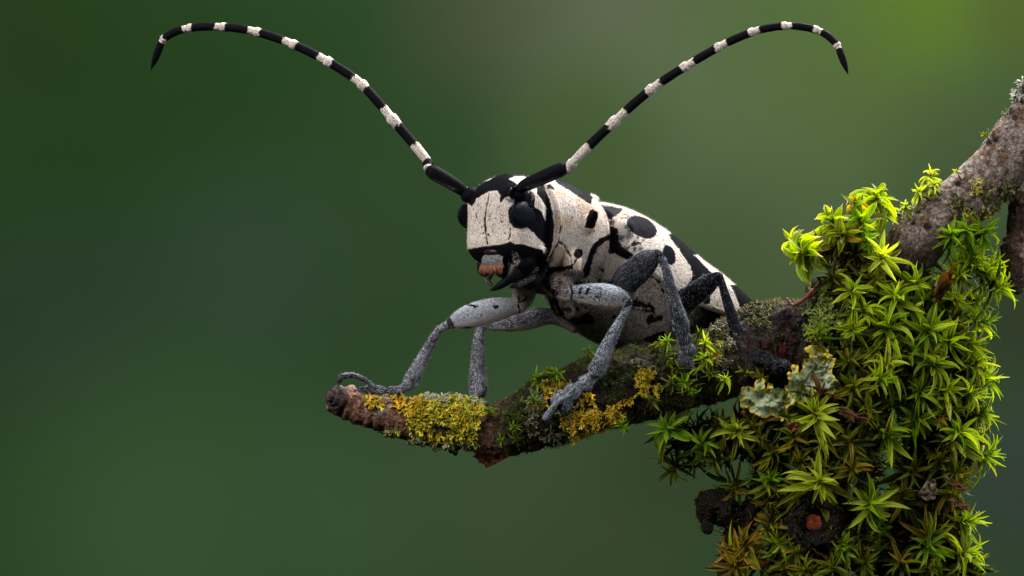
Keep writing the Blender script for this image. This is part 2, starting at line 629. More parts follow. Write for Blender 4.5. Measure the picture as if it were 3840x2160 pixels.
def cut_stub():
    ang = np.linspace(0, 2 * math.pi, 64, endpoint=False)
    rad = [(0.25, 1.75), (0.05, 1.8), (-0.35, 1.75), (-0.62, 1.55), (-0.60, 1.30), (-0.35, 1.10), (-0.05, 0.9), (0.10, 0.55), (0.12, 0.05)]
    rad = [(5.0, 2.1), (3.0, 2.05), (1.2, 2.0)] + rad
    fine = []
    for (q0, q1) in zip(rad[:-1], rad[1:]):
        for t in (0, 0.25, 0.5, 0.75): fine.append((q0[0] * (1 - t) + q1[0] * t, q0[1] * (1 - t) + q1[1] * t))
    rad = fine + [rad[-1]]
    V = []
    for (dy, r) in rad:
        for a in ang:
            V.append([math.cos(a) * r * 1.08, dy, math.sin(a) * r * 0.98])
    V = np.array(V)
    n = fbm(V, 1.1, 5, 131) - 0.5
    n2 = fbm(V, 1.4, 5, 137) - 0.5
    V = V + n[:, None] * np.array([1.3, 0.0, 1.3]) + n2[:, None] * np.array([0.3, 1.5, 0.3])
    F = [tuple(f) for f in grid_faces(len(rad), 64)] + [tuple(range((len(rad) - 1) * 64, len(rad) * 64))]
    V = V + CUTC
    c = np.tile(np.array([[0.007, 0.004, 0.005]]), (len(V), 1)) * (0.5 + fbm(V, 1.5, 3, 7))[:, None]
    STUB.append((V, F))
    obj('cut_stub', V, F, MAT_BARK, branch, attrs={'col': (c, 'COLOR')})
    v, f = ellipsoid((0, 0, 0), (0.66, 0.14, 0.60), None, 28, 48)
    v = v * (1 + 0.5 * (fbm(v, 1.5, 3, 17) - 0.5))[:, None] + (fbm(v, 4, 4, 19) - 0.5)[:, None] * 0.22
    o = obj('heartwood', v + CUTC + np.array([-0.05, 0.0, 0.06]), f, MAT_BARK, branch,
        attrs={'col': (np.tile(np.array([[0.30, 0.055, 0.02]]), (len(v), 1)), 'COLOR')})
    o['label'] = 'raw orange red heartwood showing in the black cut stub'


STUB = []
cut_stub()


def sheet(poly, y, thick=0.12, cell=0.09, warp=0.5, seed=0, wf=0.35, tilt=(0.0, 0.0), edge_up=0.0, ruffle=0.0):
    """a leaf-like solid sheet with a traced outline, standing at its own depth; returns V, F, distance to the edge"""
    q = np.array([P(a, b, y)[[0, 2]] for a, b in poly])
    if ruffle:
        dq = np.concatenate([np.linspace(q[i], q[(i + 1) % len(q)], 7)[:-1] for i in range(len(q))])
        d3 = np.stack([dq[:, 0], dq[:, 1], np.zeros(len(dq))], 1)
        q = dq + ruffle * np.stack([fbm(d3, 2.2, 3, seed + 3) - 0.5, fbm(d3, 2.2, 3, seed + 4) - 0.5], 1)
    lo, hi = q.min(0) - cell, q.max(0) + cell
    nx, nz = int((hi[0] - lo[0]) / cell) + 2, int((hi[1] - lo[1]) / cell) + 2
    gx, gz = np.meshgrid(lo[0] + cell * np.arange(nx), lo[1] + cell * np.arange(nz))
    g = np.stack([gx.ravel(), gz.ravel()], 1)
    sd = sdf_poly(g, q)
    e = 1e-3
    gr = np.stack([sdf_poly(g + [e, 0], q) - sd, sdf_poly(g + [0, e], q) - sd], 1) / e
    near = np.abs(sd) < cell * 0.75
    g2 = np.where(near[:, None], g - gr * sd[:, None], g)
    sd2 = np.where(near, 0.0, sd)
    keep = sd2 <= 1e-6
    idx = -np.ones(len(g), int)
    idx[keep] = np.arange(keep.sum())
    pts, d = g2[keep], -sd2[keep]
    h = thick * np.sqrt(np.clip(d / (thick * 2.2), 0, 1))
    p3 = np.stack([pts[:, 0], np.zeros(len(pts)), pts[:, 1]], 1)
    cx = pts - pts.mean(0)
    mid = y + warp * (fbm(p3, wf * 2.4, 3, seed) - 0.5) * 2 + cx[:, 0] * tilt[0] + cx[:, 1] * tilt[1] - edge_up * np.exp(-d / 0.25)
    nfront = len(pts)
    V = np.concatenate([np.stack([pts[:, 0], mid - h, pts[:, 1]], 1), np.stack([pts[:, 0], mid + h + 0.002, pts[:, 1]], 1)])
    F = []
    I = idx.reshape(nz, nx)
    for j in range(nz - 1):
        for i in range(nx - 1):
            a, b, c_, dd = I[j, i], I[j, i + 1], I[j + 1, i + 1], I[j + 1, i]
            m = [k for k in (a, b, c_, dd) if k >= 0]
            if len(m) >= 3:
                F.append(tuple(m))
                F.append(tuple(k + nfront for k in reversed(m)))
    return V, F, np.concatenate([d, d])


# peeling bark under the twig
fl = [(1772, 1712), (1800, 1690), (1850, 1680), (1905, 1690), (1912, 1710), (1880, 1728), (1850, 1745), (1822, 1757), (1816, 1742), (1795, 1735), (1790, 1722)]
v, f, d = sheet(fl, 3.6, 0.07, 0.06, 0.35, 5, 1.0, (0.0, -0.35))
c = np.array([0.22, 0.065, 0.035])[None] * (0.5 + fbm(v, 1.6, 3, 2))[:, None]
o = obj('bark_flake', v, f, MAT_BARK, branch, attrs={'col': (c, 'COLOR')})
o['label'] = 'torn reddish flake of bark hanging under the twig'
fl = [(1800, 1560), (1835, 1548), (1872, 1590), (1890, 1640), (1905, 1690), (1850, 1705), (1790, 1700), (1770, 1680), (1790, 1640)]
v, f, d = sheet(fl, 2.55, 0.08, 0.07, 0.30, 8, 0.8, (0.05, -0.32))
c = np.array([0.16, 0.075, 0.058])[None] * (0.5 + fbm(v, 1.9, 4, 4))[:, None]
o = obj('bark_flake', v, f, MAT_BARK, branch, attrs={'col': (c, 'COLOR')})
o['label'] = 'pinkish brown plate of bark on the side of the twig'
for poly, yy, colr in (([(2856, 1275), (2880, 1262), (2900, 1280), (2890, 1305), (2862, 1312), (2850, 1295)], 5.6, (0.07, 0.03, 0.03)),
                       ([(2950, 1260), (2975, 1245), (2992, 1262), (2985, 1290), (2960, 1300), (2942, 1330), (2930, 1322), (2938, 1285)], 6.1, (0.085, 0.035, 0.035)),
                       ([(2930, 1290), (2958, 1302), (2962, 1325), (2935, 1340), (2915, 1322)], 6.0, (0.11, 0.02, 0.018)),
                       ([(2900, 1180), (2945, 1160), (2975, 1180), (2960, 1210), (2915, 1225)], 6.2, (0.06, 0.035, 0.04))):
    v, f, d = sheet(poly, yy, 0.09, 0.06, 0.25, int(yy * 10), 1.2, (0.2, -0.3))
    c = np.array(colr)[None] * (0.4 + 1.2 * fbm(v, 2.0, 3, 6))[:, None]
    obj('bark_flake', v, f, MAT_BARK, branch, attrs={'col': (c, 'COLOR')})

# ray tools: what does a pixel of the photograph touch
TWIG_BVH = BVHTree.FromPolygons([tuple(x) for x in TV], TF)
LIMB_BVH = BVHTree.FromPolygons([tuple(x) for x in LV], LF)
CORE_BVH = [BVHTree.FromPolygons([tuple(x) for x in v], f) for v, f in CORE]


def hit(px, py, bvhs):
    o = Vector((0, -D, 0))
    d = (Vector(P(px, py, 0)) - o).normalized()
    best = None
    for b in bvhs:
        loc, nor, i, dist = b.ray_cast(o, d)
        if loc is not None and (best is None or dist < best[2]):
            if nor.dot(d) > 0: nor = -nor
            best = (np.array(loc), np.array(nor), dist)
    return best


def ysurf(px, py, r, default):
    h = hit(px, py, [TWIG_BVH])
    return h[0][1] - r if h else default
VOX = 0.065
# ------------------------------------------------------------------ the beetle
# body frame: a = towards its left, s = backwards from the face, z = up; it faces left and towards the lens at 45 degrees
Q = math.sqrt(0.5)


def B(a, s, z):
    a, s, z = np.broadcast_arrays(np.asarray(a, float), np.asarray(s, float), np.asarray(z, float))
    return np.stack([-2 + Q * (a + s), Q * (s - a), z], -1)


def Binv(v):
    k1 = (v[:, 0] + 2) / Q
    k2 = v[:, 1] / Q
    return np.stack([(k1 - k2) / 2, (k1 + k2) / 2, v[:, 2]], 1)


def beetle_material():
    t = NT('beetle_pubescence')
    hc = t.attr('hcol')
    dens = t.attr('dens', 'Fac')
    fl = t.attr('flow', 'Vector')
    n1 = t.noise(fl, 15.0, 2, 0.5, 0.5)
    n2 = t.noise(fl, 2.6, 3, 0.6)
    n = t.math('ADD', t.math('MULTIPLY', n1, 0.75), t.math('MULTIPLY', n2, 0.25))
    lo = t.math('SUBTRACT', 0.73, t.math('MULTIPLY', dens, 0.50))
    f = t.mrange(n, lo, t.math('ADD', lo, 0.17))
    f = t.math('MULTIPLY', f, t.math('GREATER_THAN', dens, 0.015))
    shade = t.mrange(n1, 0.25, 0.75, 0.70, 1.12)
    hair = t.mix(1.0, hc, shade, 'MULTIPLY')
    under = t.mix(t.math('MULTIPLY', t.math('POWER', dens, 1.7), 0.85), (0.0045, 0.0045, 0.0065), t.mix(1.0, hc, (0.45, 0.41, 0.39), 'MULTIPLY'))
    c = t.mix(f, under, hair)
    rough = t.math('MULTIPLY_ADD', f, 0.30, 0.50)
    spec = t.math('MULTIPLY_ADD', f, 0.09, 0.012)
    nb = t.bump(t.math('MULTIPLY', n1, t.math('MULTIPLY_ADD', dens, 0.8, 0.2)), 1.0, 0.14)
    return t.done(t.bsdf(c, rough, spec, nb))


MAT_BEETLE = beetle_material()


def gloss_material(name, colour, rough=0.25, spec=0.5, grain=0.0):
    t = NT(name)
    co = t.coord(1000.0)
    n = t.noise(co, 2.5, 4, 0.6)
    c = t.mix(1.0, colour, t.math('MULTIPLY_ADD', n, 0.9, 0.55), 'MULTIPLY')
    nb = t.bump(t.noise(co, 14.0, 2), 0.35, 0.03)
    return t.done(t.bsdf(c, rough, spec, nb))


def eye_material():
    t = NT('compound_eye')
    co = t.coord(1000.0)
    vo = t.n('ShaderNodeTexVoronoi')
    vo.inputs['Scale'].default_value = 13.0
    t.l(co, vo.inputs['Vector'])
    nb = t.bump(vo.outputs['Distance'], 0.6, 0.05)
    return t.done(t.bsdf((0.004, 0.005, 0.009), 0.30, 0.06, nb))


MAT_SHELL = gloss_material('black_shell', (0.005, 0.005, 0.007), 0.40, 0.18)
MAT_EYE = eye_material()
MAT_SHINE = gloss_material('polished_shell', (0.004, 0.004, 0.005), 0.14, 0.5)


def tab(rows):
    rows = np.array(rows, float)
    return lambda s: [np.interp(s, rows[:, 0], rows[:, k]) for k in range(1, rows.shape[1])]


def smooth_tab(rows, n=200):
    rows = np.array(rows, float)
    # smooth the table with catmull on (s) then interp
    t = rows[:, 0]
    ss = np.linspace(t[0], t[-1], n)
    out = []
    for k in range(1, rows.shape[1]):
        y = rows[:, k]
        m = np.gradient(y, t)
        i = np.clip(np.searchsorted(t, ss, side='right') - 1, 0, len(t) - 2)
        h = t[i + 1] - t[i]
        u = (ss - t[i]) / h
        yy = (2 * u**3 - 3 * u**2 + 1) * y[i] + (u**3 - 2 * u**2 + u) * h * m[i] + (-2 * u**3 + 3 * u**2) * y[i + 1] + (u**3 - u**2) * h * m[i + 1]
        out.append(yy)
    return lambda s: [np.interp(s, ss, o) for o in out]


# s: top, bottom, half width, height of the widest place
PRO = smooth_tab([(3.55, 7.2, 2.2, 2.5, 4.8), (4.1, 8.2, 1.2, 3.2, 4.7), (5.0, 8.45, 0.6, 3.5, 4.6), (6.5, 8.4, 0.2, 3.85, 4.5),
                  (8.0, 7.95, 0.2, 4.02, 4.3), (8.9, 7.5, 0.4, 4.0, 4.1), (9.4, 7.3, 0.6, 3.95, 4.0), (9.75, 6.6, 1.1, 3.45, 3.9)])
ELY = smooth_tab([(9.65, 5.6, 3.0, 3.3, 3.6), (10.0, 6.25, 2.6, 4.3, 3.3), (11, 6.6, 2.0, 4.95, 2.7), (13, 6.55, 0.9, 5.1, 1.6), (14.6, 6.2, 0.1, 5.1, 0.8),
                  (17, 5.3, -1.0, 5.05, -0.3), (19, 4.3, -1.6, 5.0, -0.9), (21, 3.1, -2.1, 4.9, -1.5), (24, 1.55, -2.5, 4.6, -2.0),
                  (26.3, 0.15, -2.75, 4.1, -2.35), (29, -1.35, -2.85, 2.7, -2.6), (30.3, -2.1, -2.85, 1.0, -2.7)])
UND = smooth_tab([(7.9, 4.5, -0.6, 2.0, 2.2), (8.5, 5.0, -1.7, 2.7, 1.8), (9.5, 5.5, -2.4, 3.6, 1.6), (10.5, 5.8, -3.0, 4.3, 1.3), (12.5, 5.8, -4.1, 4.72, 0.9),
                  (14.6, 5.2, -4.8, 4.82, 0.2), (18, 4.0, -5.3, 4.7, -0.8), (22, 2.0, -5.4, 4.5, -1.8), (26, 0.0, -4.9, 3.7, -2.5),
                  (29, -1.8, -3.8, 2.2, -2.8), (30, -2.2, -3.2, 1.0, -2.75)])
# head: z: half width, front s, back s
HEAD = smooth_tab([(1.5, 1.5, 1.3, 3.2), (2.1, 2.5, 0.65, 3.9), (2.9, 2.95, 0.10, 4.2), (3.4, 3.0, 0.02, 4.25), (4.2, 3.02, 0.08, 4.3), (5.5, 3.02, 0.10, 4.35),
                   (6.5, 2.98, 0.12, 4.35), (7.2, 2.75, 0.38, 4.35), (7.8, 2.25, 0.95, 4.3), (8.3, 1.5, 1.6, 4.1), (8.62, 0.5, 2.2, 3.3)])


def super_loft(tabf, s0, s1, n, nv, ex=2.25, ex_b=2.25):
    ss = np.linspace(s0, s1, n)
    zt, zb, wd, zc = tabf(ss)
    ang = np.linspace(0, 2 * math.pi, nv, endpoint=False)
    ca, sa = np.cos(ang), np.sin(ang)
    e = np.where(sa >= 0, ex, ex_b)
    k = (np.abs(ca) ** e + np.abs(sa) ** e) ** (-1 / e)
    V = []
    for i in range(n):
        h = np.where(sa >= 0, zt[i] - zc[i], zc[i] - zb[i])
        V.append(B(wd[i] * ca * k, ss[i], zc[i] + h * sa * k))
    V = np.concatenate(V)
    F = [tuple(f) for f in grid_faces(n, nv)]
    F.append(tuple(range(nv - 1, -1, -1)))
    F.append(tuple(range((n - 1) * nv, n * nv)))
    return V, F


def f_super(tabf, a, s, z, s0, s1, ex=2.25, ex_b=2.25):
    zt, zb, wd, zc = tabf(np.clip(s, s0, s1))
    e = np.where(z >= zc, ex, ex_b)
    h = np.where(z >= zc, zt - zc, zc - zb)
    F = ((np.abs(a) / wd) ** e + (np.abs(z - zc) / np.maximum(h, 0.05)) ** e) ** (1 / e)
    return F + np.maximum(0, s0 - s) + np.maximum(0, s - s1)


def head_loft(n=90, nv=96, ex=3.1):
    zz = np.linspace(1.5, 8.62, n)
    wd, sf, sb = HEAD(zz)
    ang = np.linspace(0, 2 * math.pi, nv, endpoint=False)
    ca, sa = np.cos(ang), np.sin(ang)
    k = (np.abs(ca) ** ex + np.abs(sa) ** ex) ** (-1 / ex)
    V = []
    for i in range(n):
        V.append(B(wd[i] * ca * k, (sf[i] + sb[i]) / 2 + (sb[i] - sf[i]) / 2 * sa * k, np.full(nv, zz[i])))
    V = np.concatenate(V)
    F = [tuple(f) for f in grid_faces(n, nv)]
    F.append(tuple(range(nv - 1, -1, -1)))
    F.append(tuple(range((n - 1) * nv, n * nv)))
    return V, F


def f_head(a, s, z, ex=3.1):
    wd, sf, sb = HEAD(np.clip(z, 1.5, 8.62))
    F = ((np.abs(a) / wd) ** ex + (np.abs(s - (sf + sb) / 2) / ((sb - sf) / 2)) ** ex) ** (1 / ex)
    return F + np.maximum(0, 1.5 - z) + np.maximum(0, z - 8.62)


# legs: (pixel x, pixel y, depth, radius px); depth None = lies on the twig there
LEGS = {
    'RF': dict(dens=0.74, st=[(1985, 1040, 4.6, 62), (1968, 1085, 4.7, 46), (1962, 1122, 4.9, 40), (1950, 1146, 5.0, 28), (1905, 1152, 5.0, 37), (1860, 1160, 4.9, 45), (1815, 1171, 4.8, 47),
                              (1765, 1186, 4.7, 46), (1722, 1200, 4.6, 36), (1692, 1213, 4.5, 22)]),
    'RFt': dict(dens=0.55, st=[(1694, 1210, 4.5, 20), (1672, 1222, 4.5, 16), (1645, 1240, 4.5, 15), (1604, 1309, 4.4, 20), (1565, 1382, 4.3, 26), (1540, 1432, 4.2, 30), (1533, 1446, 4.2, 27)]),
    'RFa': dict(dens=0.45, st=[(1528, 1445, 4.0, 17), (1500, 1464, 3.6, 18), (1462, 1466, 3.4, 19), (1449, 1466, 3.4, 10), (1430, 1464, 3.3, 19), (1404, 1464, 3.3, 17), (1391, 1464, 3.2, 9), (1372, 1462, 3.1, 16), (1345, 1460, 3.0, 10)]),
    'RFc': dict(dens=0.45, st=[(1400, 1455, 3.3, 9), (1388, 1440, 3.2, 9), (1358, 1419, 3.0, 10), (1316, 1407, 2.9, 11), (1288, 1411, 2.9, 12), (1278, 1420, 2.9, 9)]),
    'RM': dict(dens=0.50, st=[(2150, 1190, 9.3, 60), (2105, 1190, 9.2, 36), (2060, 1186, 9.0, 30), (2015, 1190, 8.9, 38), (1955, 1203, 8.8, 38), (1900, 1213, 8.7, 31), (1850, 1220, 8.6, 20), (1830, 1220, 8.5, 18)]),
    'RMt': dict(dens=0.55, st=[(1828, 1216, 8.5, 17), (1806, 1226, 8.4, 17), (1797, 1250, 8.2, 18), (1793, 1310, 7.7, 24), (1792, 1400, 7.0, 32), (1792, 1462, 6.5, 37), (1792, 1474, 6.5, 33)]),
    'RMa': dict(dens=0.15, st=[(1790, 1476, 6.4, 16), (1785, 1500, 6.3, 22), (1772, 1550, 6.7, 20), (1752, 1615, 6.9, 18), (1728, 1665, 6.2, 14), (1700, 1690, 5.0, 10)]),
    'LF': dict(dens=0.56, st=[(2085, 1050, 3.2, 58), (2100, 1072, 2.3, 52), (2128, 1100, 1.7, 34), (2150, 1100, 1.6, 29), (2200, 1104, 1.4, 40), (2250, 1108, 1.2, 46), (2290, 1114, 1.0, 46), (2325, 1122, 0.9, 38), (2350, 1136, 0.8, 23)]),
    'LFt': dict(dens=0.55, st=[(2352, 1134, 0.8, 21), (2350, 1158, 0.8, 17), (2333, 1190, 0.8, 16), (2306, 1240, 0.9, 21), (2283, 1285, 1.0, 25), (2258, 1338, 1.0, 29), (2238, 1388, 1.1, 32), (2235, 1398, 1.1, 29)]),
    'LFa': dict(dens=0.58, st=[(2234, 1400, 1.1, 17), (2222, 1412, None, 21), (2206, 1427, None, 27), (2194, 1438, None, 32), (2188, 1443, None, 19), (2172, 1452, None, 22), (2154, 1464, None, 28), (2140, 1474, None, 32), (2134, 1479, None, 19), (2118, 1486, None, 24), (2096, 1495, None, 24), (2076, 1500, None, 17)]),
    'LFb': dict(dens=0.55, st=[(2122, 1492, None, 22), (2126, 1517, None, 22), (2120, 1538, None, 13)]),
    'LFc': dict(dens=0.62, st=[(2128, 1486, 0.5, 11), (2110, 1494, 0.35, 9), (2090, 1508, 0.4, 10), (2062, 1544, 0.7, 13), (2046, 1566, 0.9, 13), (2040, 1574, 1.0, 9)]),
    'LM': dict(dens=0.36, st=[(2285, 1110, 6.2, 52), (2328, 1072, 5.0, 46), (2380, 1024, 3.6, 53), (2430, 978, 2.4, 44), (2462, 958, 1.9, 25), (2472, 958, 1.8, 19)]),
    'LMt': dict(dens=0.42, st=[(2470, 960, 1.8, 19), (2486, 982, 1.8, 16), (2500, 1018, 1.8, 18), (2511, 1066, 1.9, 21), (2527, 1132, 2.1, 26), (2545, 1194, 2.3, 31), (2554, 1228, 2.5, 33), (2555, 1236, 2.5, 30)]),
    'LMa': dict(dens=0.36, st=[(2556, 1236, 2.6, 21), (2560, 1252, 2.6, 24), (2566, 1272, 2.6, 31), (2568, 1279, 2.7, 21), (2572, 1294, 2.7, 25), (2577, 1316, 2.7, 33), (2577, 1323, 2.8, 21), (2573, 1345, 2.8, 30), (2562, 1368, None, 26), (2553, 1384, None, 15)]),
    'LMc': dict(dens=0.35, st=[(2578, 1345, 2.5, 10), (2588, 1362, 2.5, 10), (2600, 1388, 2.8, 12), (2606, 1408, 3.0, 8)]),
    'LH': dict(dens=0.13, st=[(2500, 1190, 9.5, 52), (2550, 1148, 8.6, 46), (2605, 1103, 7.6, 41), (2650, 1070, 6.9, 37), (2686, 1042, 6.4, 24), (2696, 1036, 6.3, 19)]),
    'LHt': dict(dens=0.16, st=[(2694, 1038, 6.3, 19), (2706, 1062, 6.3, 15), (2723, 1118, 6.3, 18), (2742, 1176, 6.3, 22), (2763, 1240, 6.3, 27), (2784, 1294, 6.3, 31), (2790, 1314, 6.3, 32), (2792, 1320, 6.3, 28)]),
    'LHa': dict(dens=0.24, st=[(2794, 1320, 6.0, 19), (2808, 1327, 5.8, 21), (2830, 1333, 5.6, 26), (2846, 1336, 5.5, 30), (2852, 1339, 5.5, 19), (2868, 1345, 5.5, 23), (2886, 1354, 5.5, 29), (2893, 1358, 5.5, 30), (2899, 1362, 5.5, 18), (2912, 1371, 5.5, 25), (2930, 1384, 5.5, 17)]),
    'LHc': dict(dens=0.3, st=[(2912, 1356, 5.0, 12), (2926, 1357, 4.9, 13), (2950, 1366, 4.9, 14), (2966, 1376, 4.9, 10)]),
}
parts = [head_loft(), super_loft(PRO, 3.55, 9.75, 70, 96), super_loft(ELY, 9.65, 30.3, 180, 110, 2.2, 5.0), super_loft(UND, 7.9, 30.0, 160, 100, 2.2, 2.1)]
for sgn in (-1, 1):
    # antennal tubercles, cheeks, shoulder knobs and the side spines of the pronotum
    parts.append(ellipsoid(B(sgn * 2.35, 0.85, 7.0), (0.85, 0.80, 0.70)))
    parts.append(ellipsoid(B(sgn * 2.55, 3.1, 2.75), (0.62, 0.62, 0.55)))
    parts.append(ellipsoid(B(sgn * 4.3, 10.6, 4.4), (0.75, 0.75, 0.9)))
    parts.append(ellipsoid(B(sgn * 1.9, 9.0, 6.75), (1.0, 0.70, 0.5)))
    sp = [np.append(B(sgn * 3.1, 7.1, 4.5), 1.05), np.append(B(sgn * 3.75, 7.1, 4.85), 0.75), np.append(B(sgn * 4.25, 7.08, 5.2), 0.46), np.append(B(sgn * 4.6, 7.05, 5.55), 0.28), np.append(B(sgn * 4.75, 7.03, 5.72), 0.2)]
    v, f, _ = tube(sp, 24, 24)
    parts.append((v, f))
    parts.append(ellipsoid(B(sgn * 3.2, 6.1, 2.0), (0.7, 1.1, 1.2)))
    parts.append(ellipsoid(B(sgn * 4.1, 11.3, 0.6), (0.9, 1.5, 1.8)))
parts.append(ellipsoid(B(0, 6.3, 0.5), (1.3, 1.3, 1.0)))
parts.append(ellipsoid(B(0, 1.6, 2.2), (1.4, 1.1, 1.0)))
parts.append(ellipsoid(B(0.7, 2.1, 1.55), (1.5, 1.3, 0.95)))
parts.append(ellipsoid(B(1.7, 2.2, 1.9), (1.1, 1.2, 0.95)))
parts.append(ellipsoid(B(0, 8.6, -1.2), (1.1, 1.1, 1.2)))
# scutellum and meso shoulders
parts.append(ellipsoid(B(0, 10.0, 6.1), (0.9, 0.9, 0.5)))
CH = {}
for name, L in LEGS.items():
    rows = []
    for (a, b, y, r) in L['st']:
        if y is None:
            rr = R_(r, 2.0)
            y = ysurf(a, b, rr * 0.85 + 0.15, 1.0)
        rows.append((*P(a, b, y), R_(r, y)))
    CH[name] = np.array(rows)
    v, f, _ = tube(rows, max(40, 12 * len(rows)), 28, 0.8, 0.7)
    if name[-1] in 'ab':
        cc = np.repeat(v.reshape(-1, 28, 3).mean(1), 28, 0)
        v[:, 1] = cc[:, 1] + 0.6 * (v[:, 1] - cc[:, 1])
    parts.append((v, f))

bv, bf = merge(parts)
tmp = bpy.data.objects.new('tmp', make_mesh('tmp', bv, bf))
col.objects.link(tmp)
md = tmp.modifiers.new('r', 'REMESH')
md.mode = 'VOXEL'
md.voxel_size = VOX
md.adaptivity = 0.0
dg = bpy.context.evaluated_depsgraph_get()
me = bpy.data.meshes.new_from_object(tmp.evaluated_get(dg))
bpy.data.objects.remove(tmp)
nV = len(me.vertices)
V = np.zeros(nV * 3, np.float32)
me.vertices.foreach_get('co', V)
V = V.reshape(-1, 3).astype(float)
ed = np.zeros(len(me.edges) * 2, np.int32)
me.edges.foreach_get('vertices', ed)
ed = ed.reshape(-1, 2)
nf = len(me.polygons)
fv = np.zeros(len(me.loops), np.int32)
me.loops.foreach_get('vertex_index', fv)
fl_ = np.zeros(nf, np.int32)
me.polygons.foreach_get('loop_total', fl_)
assert (fl_ == 4).all()
bfaces = fv.reshape(-1, 4)
bpy.data.meshes.remove(me)
deg = np.bincount(ed.ravel(), minlength=nV).astype(float)


def smooth(V, it, lam=0.5):
    for _ in range(it):
        s = np.zeros_like(V)
        for k in range(3):
            s[:, k] = np.bincount(ed[:, 0], V[ed[:, 1], k], nV) + np.bincount(ed[:, 1], V[ed[:, 0], k], nV)
        V = V + lam * (s / deg[:, None] - V)
    return V


def normals(V):
    a, b, c, d = (V[bfaces[:, k]] for k in range(4))
    n = np.cross(c - a, d - b)
    out = np.zeros_like(V)
    for k in range(4):
        for j in range(3):
            out[:, j] += np.bincount(bfaces[:, k], n[:, j], nV)
    return out / np.maximum(np.linalg.norm(out, axis=1)[:, None], 1e-12)


V = smooth(V, 3)
N = normals(V)
loc = Binv(V)
a, s, z = loc.T

# which piece does each vertex lie on
FF = np.stack([f_head(a, s, z), f_super(PRO, a, s, z, 3.55, 9.75), f_super(ELY, a, s, z, 9.65, 30.3, 2.2, 5.0), f_super(UND, a, s, z, 7.9, 30.0, 2.2, 2.1)], 1)
part = FF.argmin(1)
legid = np.full(nV, -1)
ld = np.full(nV, 0.10)
lt = np.zeros(nV)
lrel = np.zeros((nV, 3))
names = list(CH)
for i, nm in enumerate(names):
    c = CH[nm]
    lo, hi = c[:, :3].min(0) - 1.6, c[:, :3].max(0) + 1.6
    sel = np.where(((V > lo) & (V < hi)).all(1))[0]
    if not len(sel): continue
    dense = catmull(c, 60)
    best = np.full(len(sel), 1e9); tt = np.zeros(len(sel)); rel = np.zeros((len(sel), 3))
    ax = np.gradient(dense[:, :3], axis=0); ax /= np.linalg.norm(ax, axis=1)[:, None]
    for k in range(60):
        dv = V[sel] - dense[k, :3]
        dd = np.linalg.norm(dv, axis=1) - dense[k, 3]
        m = dd < best
        best[m] = dd[m]; tt[m] = k / 59.0; rel[m] = dv[m]
    m = best < ld[sel]
    w_ = sel[m]
    legid[w_] = i; ld[w_] = best[m]; lt[w_] = tt[m]; lrel[w_] = rel[m]

# colour of the hair coat, how thick it lies, and the direction it is combed in
hc = np.zeros((nV, 3)); dens = np.zeros(nV); flow = np.zeros((nV, 3))
WHITE = np.array([0.63, 0.55, 0.495])
GREY = np.array([0.37, 0.375, 0.40])
BLUE = np.array([0.33, 0.365, 0.43])
nz1 = fbm(V, 0.8, 3, 301); nz2 = fbm(V, 3.0, 3, 303); nz3 = fbm(V, 8.0, 2, 305)
act = proj(V)
mir = proj(B(np.abs(a), s, z))
rag = (nz3 - 0.5) * 12 + (nz2 - 0.5) * 10


def paint(sel, q, polys, dv, edge=2.5, ragk=1.0, colour=None):
    for pl in polys:
        pl = np.asarray(pl, float)
        lo, hi = pl.min(0) - 15, pl.max(0) + 15
        m = sel & (q[:, 0] > lo[0]) & (q[:, 0] < hi[0]) & (q[:, 1] > lo[1]) & (q[:, 1] < hi[1])
        i = np.where(m)[0]
        if not len(i): continue
        k = sstep(edge, -edge, sdf_poly(q[i], pl) + rag[i] * ragk)
        dens[i] = dens[i] * (1 - k) + dv * k
        if colour is not None:
            hc[i] = hc[i] * (1 - k[:, None]) + np.array(colour) * k[:, None]


def stroke(sel, q, pts, wd, dv, ragk=0.5, edge=2.0):
    pts = np.asarray(pts, float)
    lo, hi = pts.min(0) - wd - 12, pts.max(0) + wd + 12
    m = sel & (q[:, 0] > lo[0]) & (q[:, 0] < hi[0]) & (q[:, 1] > lo[1]) & (q[:, 1] < hi[1])
    i = np.where(m)[0]
    if not len(i): return
    k = sstep(wd + edge, wd - edge, sdf_line(q[i], pts) + rag[i] * ragk)
    dens[i] = dens[i] * (1 - k) + dv * k


def ell(cx, cy, rx, ry, rot=0, n=28):
    t = np.linspace(0, 2 * math.pi, n, endpoint=False)
    c_, s_ = math.cos(math.radians(rot)), math.sin(math.radians(rot))
    return np.stack([cx + rx * np.cos(t) * c_ - ry * np.sin(t) * s_, cy + rx * np.cos(t) * s_ + ry * np.sin(t) * c_], 1)


trunk = legid < 0
# --- head
hd = trunk & (part == 0) & (s < 4.6)
qh = np.where((s < 1.0)[:, None], act, mir)
hc[hd] = WHITE
dens[hd] = 0.86
flow[hd] = np.stack([a * 1.0, s * 1.0, z * 0.32], 1)[hd]
paint(hd, qh, [[(1730, 769), (1739, 758), (1757, 762), (1768, 774), (1775, 766), (1786, 746), (1804, 735), (1829, 719), (1867, 715), (1876, 730), (1875, 748),
                (1877, 762), (1895, 740), (1911, 737), (1929, 749), (1931, 762), (1910, 780), (1905, 794), (1911, 834), (1928, 854), (1953, 856), (1974, 852),
                (1985, 859), (2012, 886), (2030, 905), (2045, 915), (2053, 898), (2056, 860), (2050, 834), (2037, 812), (2028, 793), (2005, 778), (1999, 751),
                (1985, 728), (1976, 712), (1990, 690), (2040, 680), (2060, 600), (1700, 600), (1710, 769)]], 0.0, 2.5, 0.45)
paint(hd, qh, [[(1908, 672), (1925, 662), (1955, 660), (1974, 666), (1958, 684), (1944, 694), (1930, 684), (1918, 678)]], 0.95, 2, 0.5)
